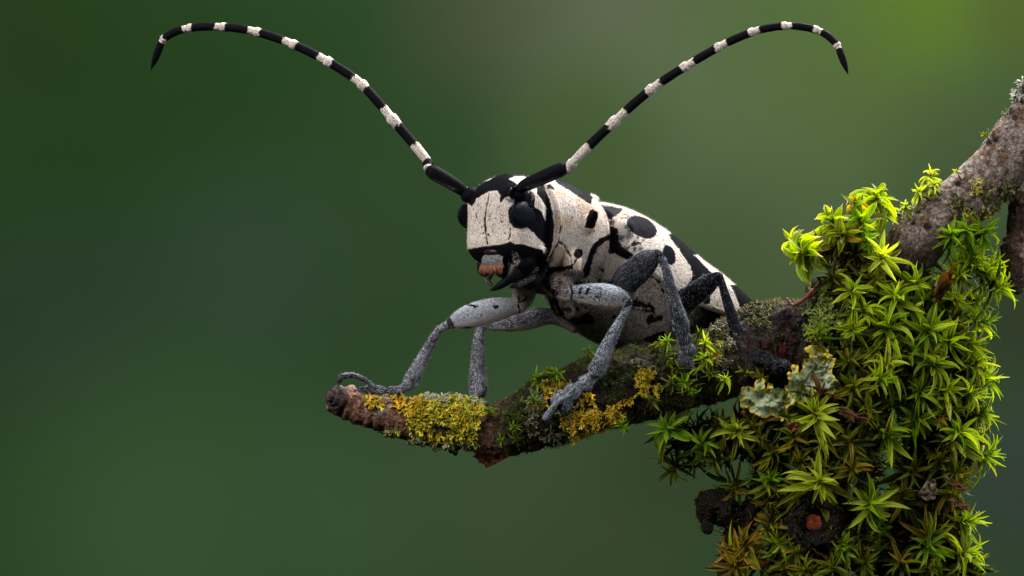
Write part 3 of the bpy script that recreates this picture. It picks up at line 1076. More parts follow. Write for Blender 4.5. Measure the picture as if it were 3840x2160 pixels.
paint(hd, qh, [[(2012, 708), (2016, 730), (2032, 751), (2050, 780), (2060, 810), (2067, 835), (2066, 870), (2090, 873), (2095, 800), (2080, 740), (2060, 690), (2030, 690)]], 0.0, 2.5, 0.4)
paint(hd, qh, [[(2066, 840), (2058, 880), (2047, 925), (2038, 960), (2060, 960), (2085, 900), (2092, 850)]], 0.30, 4, 0.6, GREY)
paint(hd, qh, [[(1700, 936), (1761, 934), (1777, 931), (1827, 924), (1885, 917), (1910, 906), (1926, 915), (1957, 917), (1999, 928), (2015, 934), (2032, 938), (2042, 955), (2060, 965),
                (2100, 965), (2100, 1200), (1700, 1200)]], 0.0, 2.2, 0.4)
paint(hd, qh, [[(1770, 905), (1820, 912), (1880, 908), (1912, 903), (1906, 910), (1880, 917), (1825, 923), (1776, 929), (1764, 930)]], 1.0, 2, 0.3)
paint(hd, qh, [[(1922, 948), (1938, 945), (1955, 975), (1945, 990), (1934, 1000), (1926, 985)]], 0.40, 3, 1.6)
paint(hd, qh, [[(1906, 975), (1912, 975), (1910, 1000), (1903, 1010)]], 0.55, 3, 0.7)
stroke(hd, qh, [(1833, 728), (1826, 770), (1820, 800), (1818, 830), (1819, 862), (1823, 890), (1828, 916)], 1.4, 0.05, 0.25)
stroke(hd, qh, [(1818, 822), (1819, 850), (1822, 868)], 3.4, 0.08, 1.0)
stroke(hd, qh, [(1786, 800), (1787, 818)], 1.5, 0.15, 0.6)
stroke(hd, qh, [(1914, 852), (1913, 880), (1908, 902)], 1.6, 0.10, 0.4)
for (dx, dy, r) in ((1813, 876, 3.5), (1831, 880, 4), (1872, 777, 2.5), (1883, 807, 2.5), (1881, 833, 3), (1893, 875, 2.5), (1838, 812, 2), (1806, 852, 2), (1800, 835, 2)):
    paint(hd, qh, [ell(dx, dy, r, r)], 0.05, 1.5, 0.1)
# --- pronotum
pr = trunk & (part == 1)
qp = mir
hc[pr] = WHITE
dens[pr] = 0.83
fa = np.arctan2(z - 4.3, np.abs(a)) * 4
flow[pr] = np.stack([s, fa * 0.42, a * 0.6], 1)[pr]
tan = sstep(0.50, 0.68, nz1) * 0.75
hc[pr] = hc[pr] * (1 - tan[pr, None]) + np.array([0.56, 0.40, 0.29]) * tan[pr, None]
paint(pr, qp, [[(2085, 683), (2096, 692), (2133, 712), (2172, 739), (2201, 758), (2216, 766), (2222, 742), (2200, 700), (2150, 650), (2080, 640)],
               [(2050, 694), (2063, 690), (2075, 702), (2081, 713), (2071, 711), (2056, 702)],
               [(2212, 791), (2222, 786), (2239, 795), (2245, 812), (2234, 837), (2229, 854), (2212, 857), (2194, 854), (2199, 832), (2201, 812)],
               ell(2168, 951, 16, 19, 20)], 0.0, 2.2, 0.4)
paint(pr, qp, [[(2030, 640), (2040, 700), (2062, 750), (2072, 800), (2078, 850), (2070, 930), (2045, 985), (1990, 1000), (1990, 640)]], 0.04, 3, 0.4)
paint(pr, qp, [[(2300, 850), (2290, 868), (2284, 881), (2253, 893), (2226, 915), (2210, 945), (2200, 980), (2184, 1015), (2184, 1080), (2330, 1080), (2330, 850)]], 0.0, 2.5, 0.35)
paint(pr, qp, [[(2310, 895), (2268, 905), (2244, 925), (2226, 960), (2212, 1015), (2212, 1090), (2340, 1090), (2340, 895)]], 0.72, 4, 0.7, (0.42, 0.35, 0.31))
paint(pr, qp, [[(2080, 935), (2095, 918), (2120, 935), (2138, 980), (2130, 1005), (2090, 1010), (2062, 985)]], 0.80, 4, 0.4, (0.47, 0.36, 0.28))
paint(pr, qp, [[(2040, 985), (2080, 1000), (2140, 1012), (2190, 1015), (2190, 1300), (1900, 1300), (1900, 1000)]], 0.50, 6, 1.0, (0.36, 0.31, 0.28))
stroke(pr, qp, [(2104, 850), (2099, 905), (2082, 940), (2058, 975)], 1.6, 0.15, 0.5)
stroke(pr, qp, [(2099, 908), (2120, 925), (2140, 965), (2146, 1010)], 1.8, 0.12, 0.6)
stroke(pr, qp, [(2146, 1000), (2160, 975), (2168, 960)], 3, 0.12, 0.8)
for (dx, dy, r) in ((2183, 878, 2.5), (2211, 873, 2.5), (2228, 868, 2.5), (2143, 815, 2)):
    paint(pr, qp, [ell(dx, dy, r, r)], 0.05, 1.5, 0.1)
# --- elytra
el = trunk & (part == 2)
hc[el] = WHITE * np.array([0.88, 0.885, 0.89])
dens[el] = 0.80
flow[el] = np.stack([s * 0.26, a, z + 0.30 * s], 1)[el]
tan = sstep(0.52, 0.7, fbm(V, 0.7, 3, 311)) * sstep(17, 12, s) * 0.8
hc[el] = hc[el] * (1 - tan[el, None]) + np.array([0.50, 0.36, 0.26]) * tan[el, None]
spk = el & (s < 16)
dens[spk] -= 0.35 * sstep(0.50, 0.72, nz2[spk]) * sstep(16, 11, s[spk])
paint(el, mir, [[(2200, 700), (2249, 768), (2335, 783), (2322, 800), (2300, 812), (2292, 826), (2275, 812), (2240, 800)]], 0.10, 3, 0.6, BLUE)
paint(el, mir, [ell(2407, 852, 60, 36, 28), ell(2510, 957, 22, 38, -18)], 0.03, 3, 0.6, BLUE)
paint(el, mir, [[(2505, 880), (2547, 935), (2572, 972), (2590, 1002), (2598, 1035), (2588, 1056), (2570, 1075), (2600, 1130), (2660, 1140), (2665, 1092), (2690, 1062), (2668, 1022),
                 (2630, 985), (2600, 955), (2640, 955), (2560, 860)]], 0.0, 2.5, 0.5)
paint(el, mir, [[(2742, 1070), (2752, 1095), (2768, 1135), (2785, 1180), (2900, 1250), (2900, 1050)]], 0.05, 3, 0.5)
paint(el, mir, [[(2250, 850), (2300, 850), (2316, 862), (2326, 920), (2376, 958), (2420, 985), (2400, 1010), (2330, 990), (2260, 960)]], 0.04, 4, 0.6)
stroke(el, mir, [(2374, 917), (2390, 912)], 7, 0.2, 1.0)
# --- underside
un = trunk & (part == 3)
hc[un] = np.array([0.29, 0.245, 0.215])
dens[un] = 0.62
flow[un] = 1.3 * np.stack([s * 0.4, a, z * 0.9 + 0.3 * s], 1)[un]
blot = un & (fbm(V * np.array([1, 1, 1.6]), 0.55, 3, 331) > 0.58)
dens[blot] = 0.12
paint(un, mir, [[(2230, 925), (2290, 915), (2330, 950), (2372, 985), (2350, 1040), (2300, 1060), (2215, 1030)]], 0.82, 6, 0.8, (0.50, 0.42, 0.37))
stroke(un, mir, [(2290, 880), (2240, 915), (2212, 960), (2198, 1030)], 13, 0.0, 0.4)
stroke(un, mir, [(2300, 860), (2318, 925), (2370, 975), (2420, 1000)], 13, 0.0, 0.5)
paint(un, mir, [ell(2285, 935, 22, 16, 30)], 0.15, 5, 1.2)
stroke(un, mir, [(2350, 990), (2338, 1020), (2320, 1050)], 2, 0.1, 0.8)
stroke(un, mir, [(2300, 1190), (2380, 1160), (2450, 1170), (2470, 1200)], 3, 0.08, 1.0)
stroke(un, mir, [(2395, 1140), (2440, 1150), (2450, 1160)], 9, 0.06, 1.5)
far = un & (s > 17.5)
dens[far] *= np.clip(1 - (s[far] - 17.5) * 0.35, 0.08, 1)  # coat thinned to black below the hind thigh: dark shell plus painted-in shadow
fr = un & (s < 9.3)
hc[fr] = np.array([0.40, 0.34, 0.30]); dens[fr] = 0.66 - 0.4 * sstep(0.5, 0.65, nz2[fr])
paint(trunk & ~hd, act, [[(1900, 960), (2030, 950), (2050, 985), (2020, 1030), (1960, 1060), (1880, 1060)]], 0.06, 3, 0.6)
# --- legs
for i, nm in enumerate(names):
    m = legid == i
    if not m.any(): continue
    dv = LEGS[nm]['dens']
    ax = CH[nm][-1, :3] - CH[nm][0, :3]
    Ln = np.linalg.norm(ax); ax = ax / Ln
    rel = lrel[m] - np.outer(lrel[m] @ ax, ax)
    flow[m] = 1.5 * np.stack([lt[m] * Ln * 0.36, rel[:, 0] + rel[:, 1] * 0.7, rel[:, 2]], 1)
    und = sstep(0.15, 0.75, -N[m, 2])
    fem = nm in ('RF', 'LF', 'RM')
    c0 = BLUE if nm[0] == 'L' else GREY * np.array([0.95, 0.97, 1.06])
    hc[m] = c0 * (1 - (und * fem)[:, None]) + np.array([0.60, 0.52, 0.46]) * (und * fem)[:, None]
    dd = dv + 0.22 * und * fem + 0.25 * (nz1[m] - 0.5) - 0.16 * sstep(0.6, 0.75, nz2[m])
    if nm == 'LF':
        warm = sstep(0.42, 0.15, lt[m])
        hc[m] = hc[m] * (1 - warm[:, None]) + np.array([0.48, 0.40, 0.36]) * warm[:, None]
    if nm == 'RF':
        warm = sstep(0.42, 0.30, lt[m])
        hc[m] = hc[m] * (1 - warm[:, None]) + np.array([0.55, 0.46, 0.40]) * warm[:, None]
        dd = dd - 0.4 * sstep(0.12, 0.0, lt[m])
    if nm == 'LH':
        dd = dd - 0.05
    dens[m] = np.clip(dd, 0.02, 0.97)
    # bare black knee and tarsal joints
    kn = {'RF': 0.965, 'LF': 0.96, 'LM': 0.95, 'LH': 0.95}.get(nm)
    if kn: dens[np.where(m)[0][lt[m] > kn]] *= 0.35
leg_all = legid >= 0
for pl in (ell(1772, 1147, 24, 5, 12), ell(1755, 1238, 30, 12, -8), ell(1858, 1150, 12, 6, 10), ell(2176, 1092, 5, 16, 25), ell(2205, 1090, 4, 14, 22), ell(2242, 1110, 3, 8, 10), ell(2370, 1040, 7, 3, 10)):
    paint(leg_all, act, [pl], 0.05, 3, 1.0)
for pts, wd in (([(2078, 1008), (2054, 1028), (2046, 1058), (2060, 1088), (2085, 1100)], 9), ([(2060, 1010), (2100, 1008), (2140, 1002)], 6), ([(2141, 1072), (2146, 1100), (2142, 1122)], 2.5),
                ([(1946, 1112), (1944, 1140), (1948, 1172)], 2.5), ([(1975, 1110), (1968, 1128), (1945, 1132)], 3), ([(2075, 1100), (2090, 1150), (2110, 1180)], 5), ([(2062, 1120), (2070, 1160)], 4)):
    stroke(np.ones(nV, bool), act, pts, wd, 0.02, 0.6)
dens = np.clip(dens, 0.0, 1.0)

# relief: sutures pressed in, edges of the wing cases
def groove(sel, d, wd, dep):
    global V
    i = np.where(sel & (d < 3 * wd))[0]
    V[i] -= N[i] * (dep * np.exp(-(d[i] / wd) ** 2))[:, None]


groove(el, np.abs(a) + (s < 10.8) * 9, 0.16, 0.16)
groove(hd & (s < 1.5), sdf_line(act, [(1833, 728), (1820, 800), (1818, 840), (1823, 890), (1828, 912)]) / 50, 0.05, 0.06)
groove(pr, sdf_line(mir, [(2104, 850), (2099, 905), (2082, 940), (2058, 975)]) / 50, 0.09, 0.10)
groove(pr, sdf_line(mir, [(2099, 908), (2120, 925), (2140, 965), (2146, 1010)]) / 50, 0.09, 0.12)
groove(un, sdf_line(mir, [(2350, 990), (2338, 1020), (2320, 1050)]) / 50, 0.1, 0.12)
groove(un, np.abs(s - 17.3), 0.14, 0.22)
groove(un, np.abs(s - 20.0), 0.14, 0.22)
groove(un, np.abs(s - 22.6), 0.14, 0.22)
groove(hd | pr, np.abs(s - 4.25) + (part == 9) * 9, 0.16, 0.22)
V += N * ((fbm(V, 2.2, 3, 371) - 0.5) * 0.05 * trunk)[:, None]

beetle = empty('longhorn_beetle', P(2350, 1310, 8))
tag(beetle, 'black and white longhorn beetle with long banded antennae, perched on the mossy twig', 'beetle')
body = obj('body', V, [tuple(f) for f in bfaces.tolist()], MAT_BEETLE, beetle,
           attrs={'hcol': (hc, 'COLOR'), 'dens': (dens, 'F'), 'flow': (flow, 'VEC')})

# --- eyes
AXB = np.array([[Q, -Q, 0], [Q, Q, 0], [0, 0, 1.0]])     # rows: a, s, z axes
for sgn in (1, -1):
    v, f = ellipsoid((0, 0, 0), (0.37, 1.24, 1.02), None, 40, 56)
    v[:, 1] *= np.where(v[:, 1] > 0, 1.1, 1.0)
    v[:, 2] += -0.10 * np.clip(v[:, 1], 0, 2)
    v = B(sgn * (2.82 + v[:, 0]), 1.12 + v[:, 1], 5.48 + v[:, 2])
    obj('eye', v, f if sgn > 0 else [tuple(reversed(q)) for q in f], MAT_EYE, beetle)
    # upper lobe curling behind the antenna
    v, f, _ = tube([(*B(sgn * 2.75, 1.5, 6.0), 0.32), (*B(sgn * 2.85, 1.9, 6.4), 0.32), (*B(sgn * 2.72, 2.1, 6.85), 0.30), (*B(sgn * 2.5, 2.0, 7.2), 0.24)], 24, 18)
    obj('eye_lobe', v, f, MAT_EYE, beetle)


# --- antennae
def banded(stations, bands, n=40, nv=20, dens_black=0.03, seed=0, cap=0.5, white=WHITE, under=False):
    v, f, info = tube(stations, n, nv, cap, cap)
    Lt = info[:, 0].max()
    t = info[:, 0] / Lt
    r = (fbm(v, 5.0, 2, 400 + seed) - 0.5) * 0.10
    dn = np.full(len(v), dens_black)
    for (t0, t1) in bands:
        k = sstep(t0 - 0.02, t0 + 0.02, t + r) * sstep(t1 + 0.02, t1 - 0.02, t + r)
        dn = np.maximum(dn, 0.80 * k)
    fl = np.stack([info[:, 0] * 0.5, np.cos(info[:, 1]) * info[:, 2], np.sin(info[:, 1]) * info[:, 2]], 1) + seed * 3.7
    return v, f, {'hcol': (np.tile(np.asarray(white)[None], (len(v), 1)), 'COLOR'), 'dens': (dn, 'F'), 'flow': (fl, 'VEC')}


def antenna(scape, joints, y0, y1, tipy, r0, sgn):
    rows = [(*P(a_, b_, y), R_(r, y)) for (a_, b_, y, r) in scape]
    v, f, info = tube(rows, 60, 32, 0.6, 0.55)
    ang = info[:, 1]
    # frosted stripe along the lower side
    low = -(v - catmull(rows, 74)[np.repeat(np.arange(74), 32)][:, :3])[:, 2] / np.maximum(info[:, 2], 0.05)
    dn = 0.04 + 0.42 * sstep(0.25, 0.75, low + 0.25 * (fbm(v, 3, 2, 9) - 0.5)) * sstep(0.15, 0.35, info[:, 0] / info[:, 0].max())
    fl = np.stack([info[:, 0] * 0.4, np.cos(ang) * info[:, 2], np.sin(ang) * info[:, 2]], 1)
    o = obj('antenna', v, f, MAT_BEETLE, beetle, origin=rows[0][:3],
            attrs={'hcol': (np.tile(np.array([[0.46, 0.44, 0.42]]), (len(v), 1)), 'COLOR'), 'dens': (dn, 'F'), 'flow': (fl, 'VEC')})
    m = len(joints) - 1
    for i in range(m):
        (xa, ya), (xb, yb) = joints[i], joints[i + 1]
        ta, tb = i / m, (i + 1) / m
        da, db = y0 + (y1 - y0) * ta, y0 + (y1 - y0) * tb
        A_, B_ = P(xa, ya, da), P(xb, yb, db)
        # bend a little towards the neighbours
        pxm, pym = (xa + xb) / 2, (ya + yb) / 2
        if 0 < i < m:
            pa = np.array(joints[i - 1]); pb = np.array(joints[min(i + 2, m)])
            c_ = (np.array([xa, ya]) + np.array([xb, yb])) * 9 / 16 - (pa + pb) / 16
            pxm, pym = c_ if i + 2 <= m else ((xa + xb) / 2 + (pxm - pa[0]) * 0.0, (ya + yb) / 2)
        M_ = P(pxm, pym, (da + db) / 2)
        rr = R_(r0 * (1 - 0.30 * ta), da)
        L_ = lambda t: A_ * (1 - t) ** 2 + (2 * M_ - 0.5 * A_ - 0.5 * B_) * 2 * t * (1 - t) + B_ * t * t
        last = i == m - 1
        if i == 0:
            prof = [(0, 0.85), (0.35, 0.95), (0.75, 1.05), (1.0, 1.0)]
            bands = [(-0.1, 0.25)] if sgn < 0 else [(0.1, 1.2)]
        elif last:
            prof = [(0, 0.80), (0.15, 0.92), (0.4, 0.96), (0.65, 0.80), (0.85, 0.45), (1.0, 0.10)]
            bands = [(-0.1, 0.09)]
        else:
            sw = 1.20 - 0.20 * ta
            prof = [(0, 0.86), (0.12, 0.90), (0.4, 0.98), (0.7, 0.95), (0.84, 1.0), (0.93, sw), (0.985, sw * 0.93), (1.0, sw * 0.8)]
            w0 = 0.38 if i == 1 else 0.27 - 0.13 * ta
            bands = [(-0.1, w0), (1 - (0.23 - 0.09 * ta), 1.2)]
        rows = [(*L_(t), rr * k) for t, k in prof]
        v, f, at = banded(rows, bands, 44, 20, seed=i + (20 if sgn > 0 else 0), cap=0.25)
        obj('antenna_segment', v, f, MAT_BEETLE, o, origin=A_, attrs=at)
    return o


antenna([(1752, 724, 2.2, 17), (1741, 718, 2.2, 20), (1715, 700, 2.1, 25), (1680, 678, 2.0, 27), (1640, 655, 2.0, 28), (1620, 644, 2.0, 27), (1610, 638, 2.0, 22)],
        [(1606, 634), (1606, 608), (1462, 436), (1351, 311), (1220, 226), (1090, 163), (955, 118), (827, 101), (703, 107), (609, 151), (566, 262)], 2.2, 9.0, 9.0, 20, -1)
antenna([(1936, 718, -1.4, 15), (1950, 706, -1.6, 19), (1980, 690, -1.8, 25), (2030, 668, -2.0, 27), (2080, 646, -2.2, 28), (2108, 634, -2.2, 27), (2120, 630, -2.2, 22)],
        [(2128, 640), (2148, 608), (2316, 445), (2451, 328), (2579, 245), (2704, 172), (2829, 118), (2951, 97), (3068, 115), (3143, 175), (3180, 278)], -2.2, -6.0, -6.0, 19, 1)

# sockets round the antenna bases
for (cx, cy, yy, r, tilt) in ((1938, 720, -1.55, 29, 0.5), (1750, 726, 2.3, 22, -0.6)):
    c0 = P(cx, cy, yy)
    t_ = np.linspace(0, 2 * math.pi, 40, endpoint=False)
    e1 = np.array([math.cos(tilt) * 0.8, 0.5, 0.1]); e1 /= np.linalg.norm(e1)
    e2 = np.array([0, -0.35, 1.0]); e2 -= e1 * (e1 @ e2); e2 /= np.linalg.norm(e2)
    ring = [c0 + R_(r) * (math.cos(q) * e1 + math.sin(q) * e2 * 0.9) for q in t_]
    e3 = np.cross(e1, e2)
    vv = []
    for q, pnt in zip(t_, ring):
        ro = math.cos(q) * e1 + math.sin(q) * e2
        for h in np.linspace(0, 2 * math.pi, 12, endpoint=False):
            vv.append(pnt + 0.15 * (math.cos(h) * ro + math.sin(h) * e3))
    ff = [tuple(x) for x in grid_faces(40, 12)] + [((39 * 12 + j), 39 * 12 + (j + 1) % 12, (j + 1) % 12, j) for j in range(12)]
    obj('antenna_socket', np.array(vv), ff, MAT_SHINE, beetle)

for sgn in (1, -1):
    v, f = ellipsoid(B(sgn * 2.62, 3.15, 2.85), (0.60, 0.42, 0.36), None, 20, 28)
    obj('jaw_hinge', v, f, MAT_SHINE, beetle)
# --- mouthparts
for sgn in (1, -1):
    base = [(1.45, 2.3, 2.1, 0.85), (1.55, 1.75, 1.5, 0.78), (1.48, 1.35, 0.95, 0.56), (1.15, 1.05, 0.50, 0.36), (0.65, 0.85, 0.16, 0.27), (0.15, 0.75, -0.08, 0.16), (-0.22, 0.75, -0.18, 0.05)]
    if sgn < 0:
        base = [(a_, s_, z_ + 0.45, r_) for (a_, s_, z_, r_) in base[:3]] + [(1.0, 0.95, 1.1, 0.3), (0.75, 1.0, 0.8, 0.1)]
    v, f, _ = tube([(*B(sgn * a_, s_, z_), r_) for (a_, s_, z_, r_) in base], 50, 28, 0.8, 0.5)
    obj('mandible', v, f, MAT_SHELL, beetle)

# upper lip: a hairy grey plate with a fringe of orange bristles, below a brown membrane
LW = 1.30


def plate(z0, z1, s_off, hw0, hw1, bulge, thick, seed):
    nu, nv_ = 30, 18
    vv = []
    for side in (0, 1):
        for j in range(nv_):
            t = j / (nv_ - 1)
            for i in range(nu):
                u = i / (nu - 1) * 2 - 1
                hw = hw0 + (hw1 - hw0) * t
                vv.append(B(u * hw + 0.30, s_off + bulge * u * u + (thick if side else 0) * (1 - abs(u) ** 6) * min(1, 6 * t, 6 * (1 - t)) - 0.0 - 0.22 * math.sin(math.pi * min(1, t)), z0 + (z1 - z0) * t + 0.10 * u * u))
    vv = np.array(vv)
    n1 = nu * nv_
    ff = []
    for j in range(nv_ - 1):
        for i in range(nu - 1):
            q = j * nu + i
            ff.append((q, q + nu, q + nu + 1, q + 1))
            ff.append((n1 + q, n1 + q + 1, n1 + q + nu + 1, n1 + q + nu))
    return vv, ff


MAT_MEM = gloss_material('brown_membrane', (0.016, 0.007, 0.006), 0.35, 0.3)
v, f = plate(3.05, 2.35, 0.25, 1.25, 1.12, 0.45, 0.5, 1)
obj('clypeus', v, f, MAT_MEM, beetle)
v, f = plate(2.45, 1.45, 0.12, 1.10, 1.14, 0.50, 0.5, 2)
labrum = obj('labrum', v, f, MAT_BEETLE, beetle, attrs={'hcol': (np.tile(np.array([[0.19, 0.185, 0.20]]), (len(v), 1)), 'COLOR'), 'dens': (np.full(len(v), 0.72), 'F'),
                                               'flow': (np.stack([Binv(v)[:, 0], Binv(v)[:, 1], v[:, 2] * 0.35], 1), 'VEC')})


def blades(roots, tips, wid, seed=0, bend=0.15):
    """thin tapered bristles, each a bent triangle-section spike"""
    n = len(roots)
    roots, tips = np.asarray(roots), np.asarray(tips)
    ax = tips - roots
    L = np.linalg.norm(ax, axis=1)[:, None]
    axn = ax / np.maximum(L, 1e-9)
    r_ = np.random.default_rng(seed).normal(size=(n, 3))
    n1 = np.cross(axn, r_); n1 /= np.maximum(np.linalg.norm(n1, axis=1)[:, None], 1e-9)
    n2 = np.cross(axn, n1)
    wid = np.broadcast_to(np.asarray(wid, float).reshape(-1, 1), (n, 1))
    mid = roots + ax * 0.55 + n1 * L * bend
    vs = []
    for k in range(3):
        an = 2 * math.pi * k / 3
        vs.append(roots + wid * (math.cos(an) * n1 + math.sin(an) * n2))
    for k in range(3):
        an = 2 * math.pi * k / 3
        vs.append(mid + 0.7 * wid * (math.cos(an) * n1 + math.sin(an) * n2))
    vs.append(tips)
    V_ = np.stack(vs, 1).reshape(-1, 3)
    F_ = []
    for i in range(n):
        o_ = i * 7
        for k in range(3):
            k2 = (k + 1) % 3
            F_.append((o_ + k, o_ + k2, o_ + 3 + k2, o_ + 3 + k))
            F_.append((o_ + 3 + k, o_ + 3 + k2, o_ + 6))
    return V_, F_


def hair_material(name, colour, rough=0.5):
    t = NT(name)
    g = t.n('ShaderNodeNewGeometry').outputs['Random Per Island']
    c = t.mix(1.0, colour, t.math('MULTIPLY_ADD', g, 1.0, 0.5), 'MULTIPLY')
    return t.done(t.bsdf(c, rough, 0.4))


n = 420
u = rng.uniform(-1, 1, n)
zt_ = rng.uniform(1.38, 1.72, n)
roots = B(u * 1.13 + 0.30, 0.05 + 0.45 * u * u - 0.12, zt_ + 0.10 * u * u)
tips = roots + B(u * 0.10 + rng.normal(0, .05, n), rng.normal(-0.08, .06, n), -rng.uniform(0.30, 0.66, n)) - B(0, 0, 0)
v, f = blades(roots, tips, 0.020, 3)
o = obj('bristles', v, f, hair_material('orange_bristle', (0.33, 0.125, 0.06)), labrum)
o['kind'] = 'stuff'

# palps below the jaws
MAT_PALP = MAT_BEETLE
def palp(rows, dn=0.45, colr=(0.36, 0.32, 0.30)):
    v, f, info = tube([(*P(a_, b_, y), R_(r, y)) for (a_, b_, y, r) in rows], 30, 16)
    fl = np.stack([info[:, 0] * 0.5, np.cos(info[:, 1]) * info[:, 2], np.sin(info[:, 1]) * info[:, 2]], 1)
    obj('palp', v, f, MAT_PALP, beetle, attrs={'hcol': (np.tile(np.array([colr]), (len(v), 1)), 'COLOR'), 'dens': (np.full(len(v), dn), 'F'), 'flow': (fl, 'VEC')})


palp([(1842, 1025, 0.9, 10), (1833, 1040, 0.9, 11), (1830, 1052, 0.9, 10), (1834, 1059, 0.9, 8), (1840, 1066, 0.9, 7)], 0.5)
palp([(2010, 1010, 0.9, 12), (1985, 1015, 0.6, 13), (1960, 1010, 0.4, 10), (1950, 1012, 0.3, 6)], 0.4)
palp([(1998, 1040, 1.2, 12), (1972, 1054, 0.9, 13), (1945, 1066, 0.7, 14), (1925, 1074, 0.6, 9), (1914, 1077, 0.6, 4)], 0.45)
palp([(1965, 1040, 2.0, 10), (1940, 1050, 1.9, 10), (1915, 1056, 1.9, 7)], 0.15)
palp([(2005, 1050, 2.2, 26), (1990, 1030, 2.4, 30), (1985, 1005, 2.6, 32)], 0.25)

# claws
for rows in ([(1279, 1418, 2.9, 7), (1272, 1428, 2.8, 6), (1268, 1438, 2.8, 2)], [(1283, 1416, 3.3, 7), (1279, 1428, 3.3, 6), (1277, 1437, 3.3, 2)],
             [(2040, 1573, 0.9, 7), (2032, 1586, 1.0, 5), (2028, 1596, 1.3, 1.5)], [(2044, 1574, 1.2, 7), (2042, 1590, 1.3, 5), (2044, 1600, 1.6, 1.5)],
             [(2606, 1407, 2.9, 7), (2610, 1420, 3.0, 5), (2608, 1430, 3.3, 1.5)],
             [(2964, 1374, 4.9, 8), (2978, 1383, 5.0, 6), (2986, 1394, 5.3, 1.5)],
             [(1702, 1690, 5.0, 9), (1690, 1692, 4.4, 8), (1684, 1680, 4.0, 3)], [(1706, 1694, 5.0, 9), (1708, 1702, 4.4, 8), (1714, 1694, 3.9, 3)]):
    v, f, _ = tube([(*P(a_, b_, y), R_(r, y)) for (a_, b_, y, r) in rows], 18, 12)
    obj('claw', v, f, MAT_SHELL, beetle)

# loose setae standing off the coat, so that outlines are fuzzy
ok = np.where((dens > 0.12) | (legid >= 0))[0]
pick = rng.choice(ok, 22000, replace=False)
nn_ = N[pick]
grain = rng.normal(size=(len(pick), 3)) * 0.35
dirs = nn_ * 0.55 + np.array([0.15, 0.1, -0.55]) + grain
dirs -= nn_ * np.minimum(0, (dirs * nn_).sum(1) - 0.25)[:, None]
dirs /= np.linalg.norm(dirs, axis=1)[:, None]
ln = rng.uniform(0.10, 0.24, len(pick)) * np.where(legid[pick] >= 0, 1.0, 1.0)
v, f = blades(V[pick], V[pick] + dirs * ln[:, None], 0.007, 5)
hcv = np.repeat(hc[pick] * 0.85, 7, 0)
t = NT('setae')
g = t.n('ShaderNodeNewGeometry').outputs['Random Per Island']
MAT_SETAE = t.done(t.bsdf(t.mix(1.0, t.attr('hcol'), t.math('MULTIPLY_ADD', g, 0.9, 0.45), 'MULTIPLY'), 0.6, 0.3))
o = obj('setae', v, f, MAT_SETAE, beetle, attrs={'hcol': (hcv, 'COLOR')})
o['kind'] = 'stuff'
# ------------------------------------------------------------------ lichens
def lichen_material(name):
    t = NT(name)
    co = t.coord(1000.0)
    base = t.attr('col')
    n = t.noise(co, 7.0, 3, 0.6)
    c = t.mix(1.0, base, t.math('MULTIPLY_ADD', n, 1.0, 0.5), 'MULTIPLY')
    p = t.bsdf(c, 0.7, 0.25, t.bump(n, 0.6, 0.08))
    tr = t.n('ShaderNodeBsdfTranslucent')
    t.l(c, tr.inputs[0])
    mx = t.n('ShaderNodeMixShader')
    mx.inputs[0].default_value = 0.15
    t.l(p, mx.inputs[1]); t.l(tr.outputs[0], mx.inputs[2])
    return t.done(mx.outputs[0])


MAT_LICHEN = lichen_material('lichen')


def thallus(rg, L):
    """one forked lobe of lichen as a small thick antler: list of (x,y) strips; returns V,F around origin, growing +x, normal +z"""
    V, F = [], []

    def strip(p, ang, ln, wd, depth, z):
        n = 4
        base = len(V)
        for i in range(n):
            t = i / (n - 1)
            a2 = ang + 0.35 * (rg.random() - 0.5) * t
            w_ = wd * (0.8 + 0.5 * t if depth == 0 else 0.9 - 0.15 * t + (0.35 if i == n - 1 else 0))
            c = p + ln * t * np.array([math.cos(a2), math.sin(a2)])
            nrm = np.array([-math.sin(a2), math.cos(a2)])
            zz = z + 0.5 * ln * t * (0.5 + 0.6 * depth) * lift
            l_, r_ = c + nrm * w_, c - nrm * w_
            V.append((l_[0], l_[1], zz - 0.25 * wd)); V.append((c[0], c[1], zz + 0.5 * wd)); V.append((r_[0], r_[1], zz - 0.25 * wd))
        for i in range(n - 1):
            q = base + i * 3
            F.append((q, q + 1, q + 4, q + 3)); F.append((q + 1, q + 2, q + 5, q + 4))
            F.append((q + 3, q + 5, q + 2, q))
        end = p + ln * np.array([math.cos(ang), math.sin(ang)])
        if depth < 2 and rg.random() < 0.92:
            for sg in (-1, 1):
                if rg.random() < 0.85:
                    strip(end - 0.15 * ln * np.array([math.cos(ang), math.sin(ang)]), ang + sg * rg.uniform(0.35, 0.8), ln * rg.uniform(0.5, 0.75), wd * 0.78, depth + 1, z + 0.3 * ln * lift)

    lift = rg.uniform(0.2, 1.3)
    strip(np.zeros(2), 0.0, L * 0.45, L * 0.15, 0, 0.0)
    return np.array(V), F


_rg = np.random.default_rng(55)
LOBES = [thallus(_rg, 1.0) for _ in range(26)]


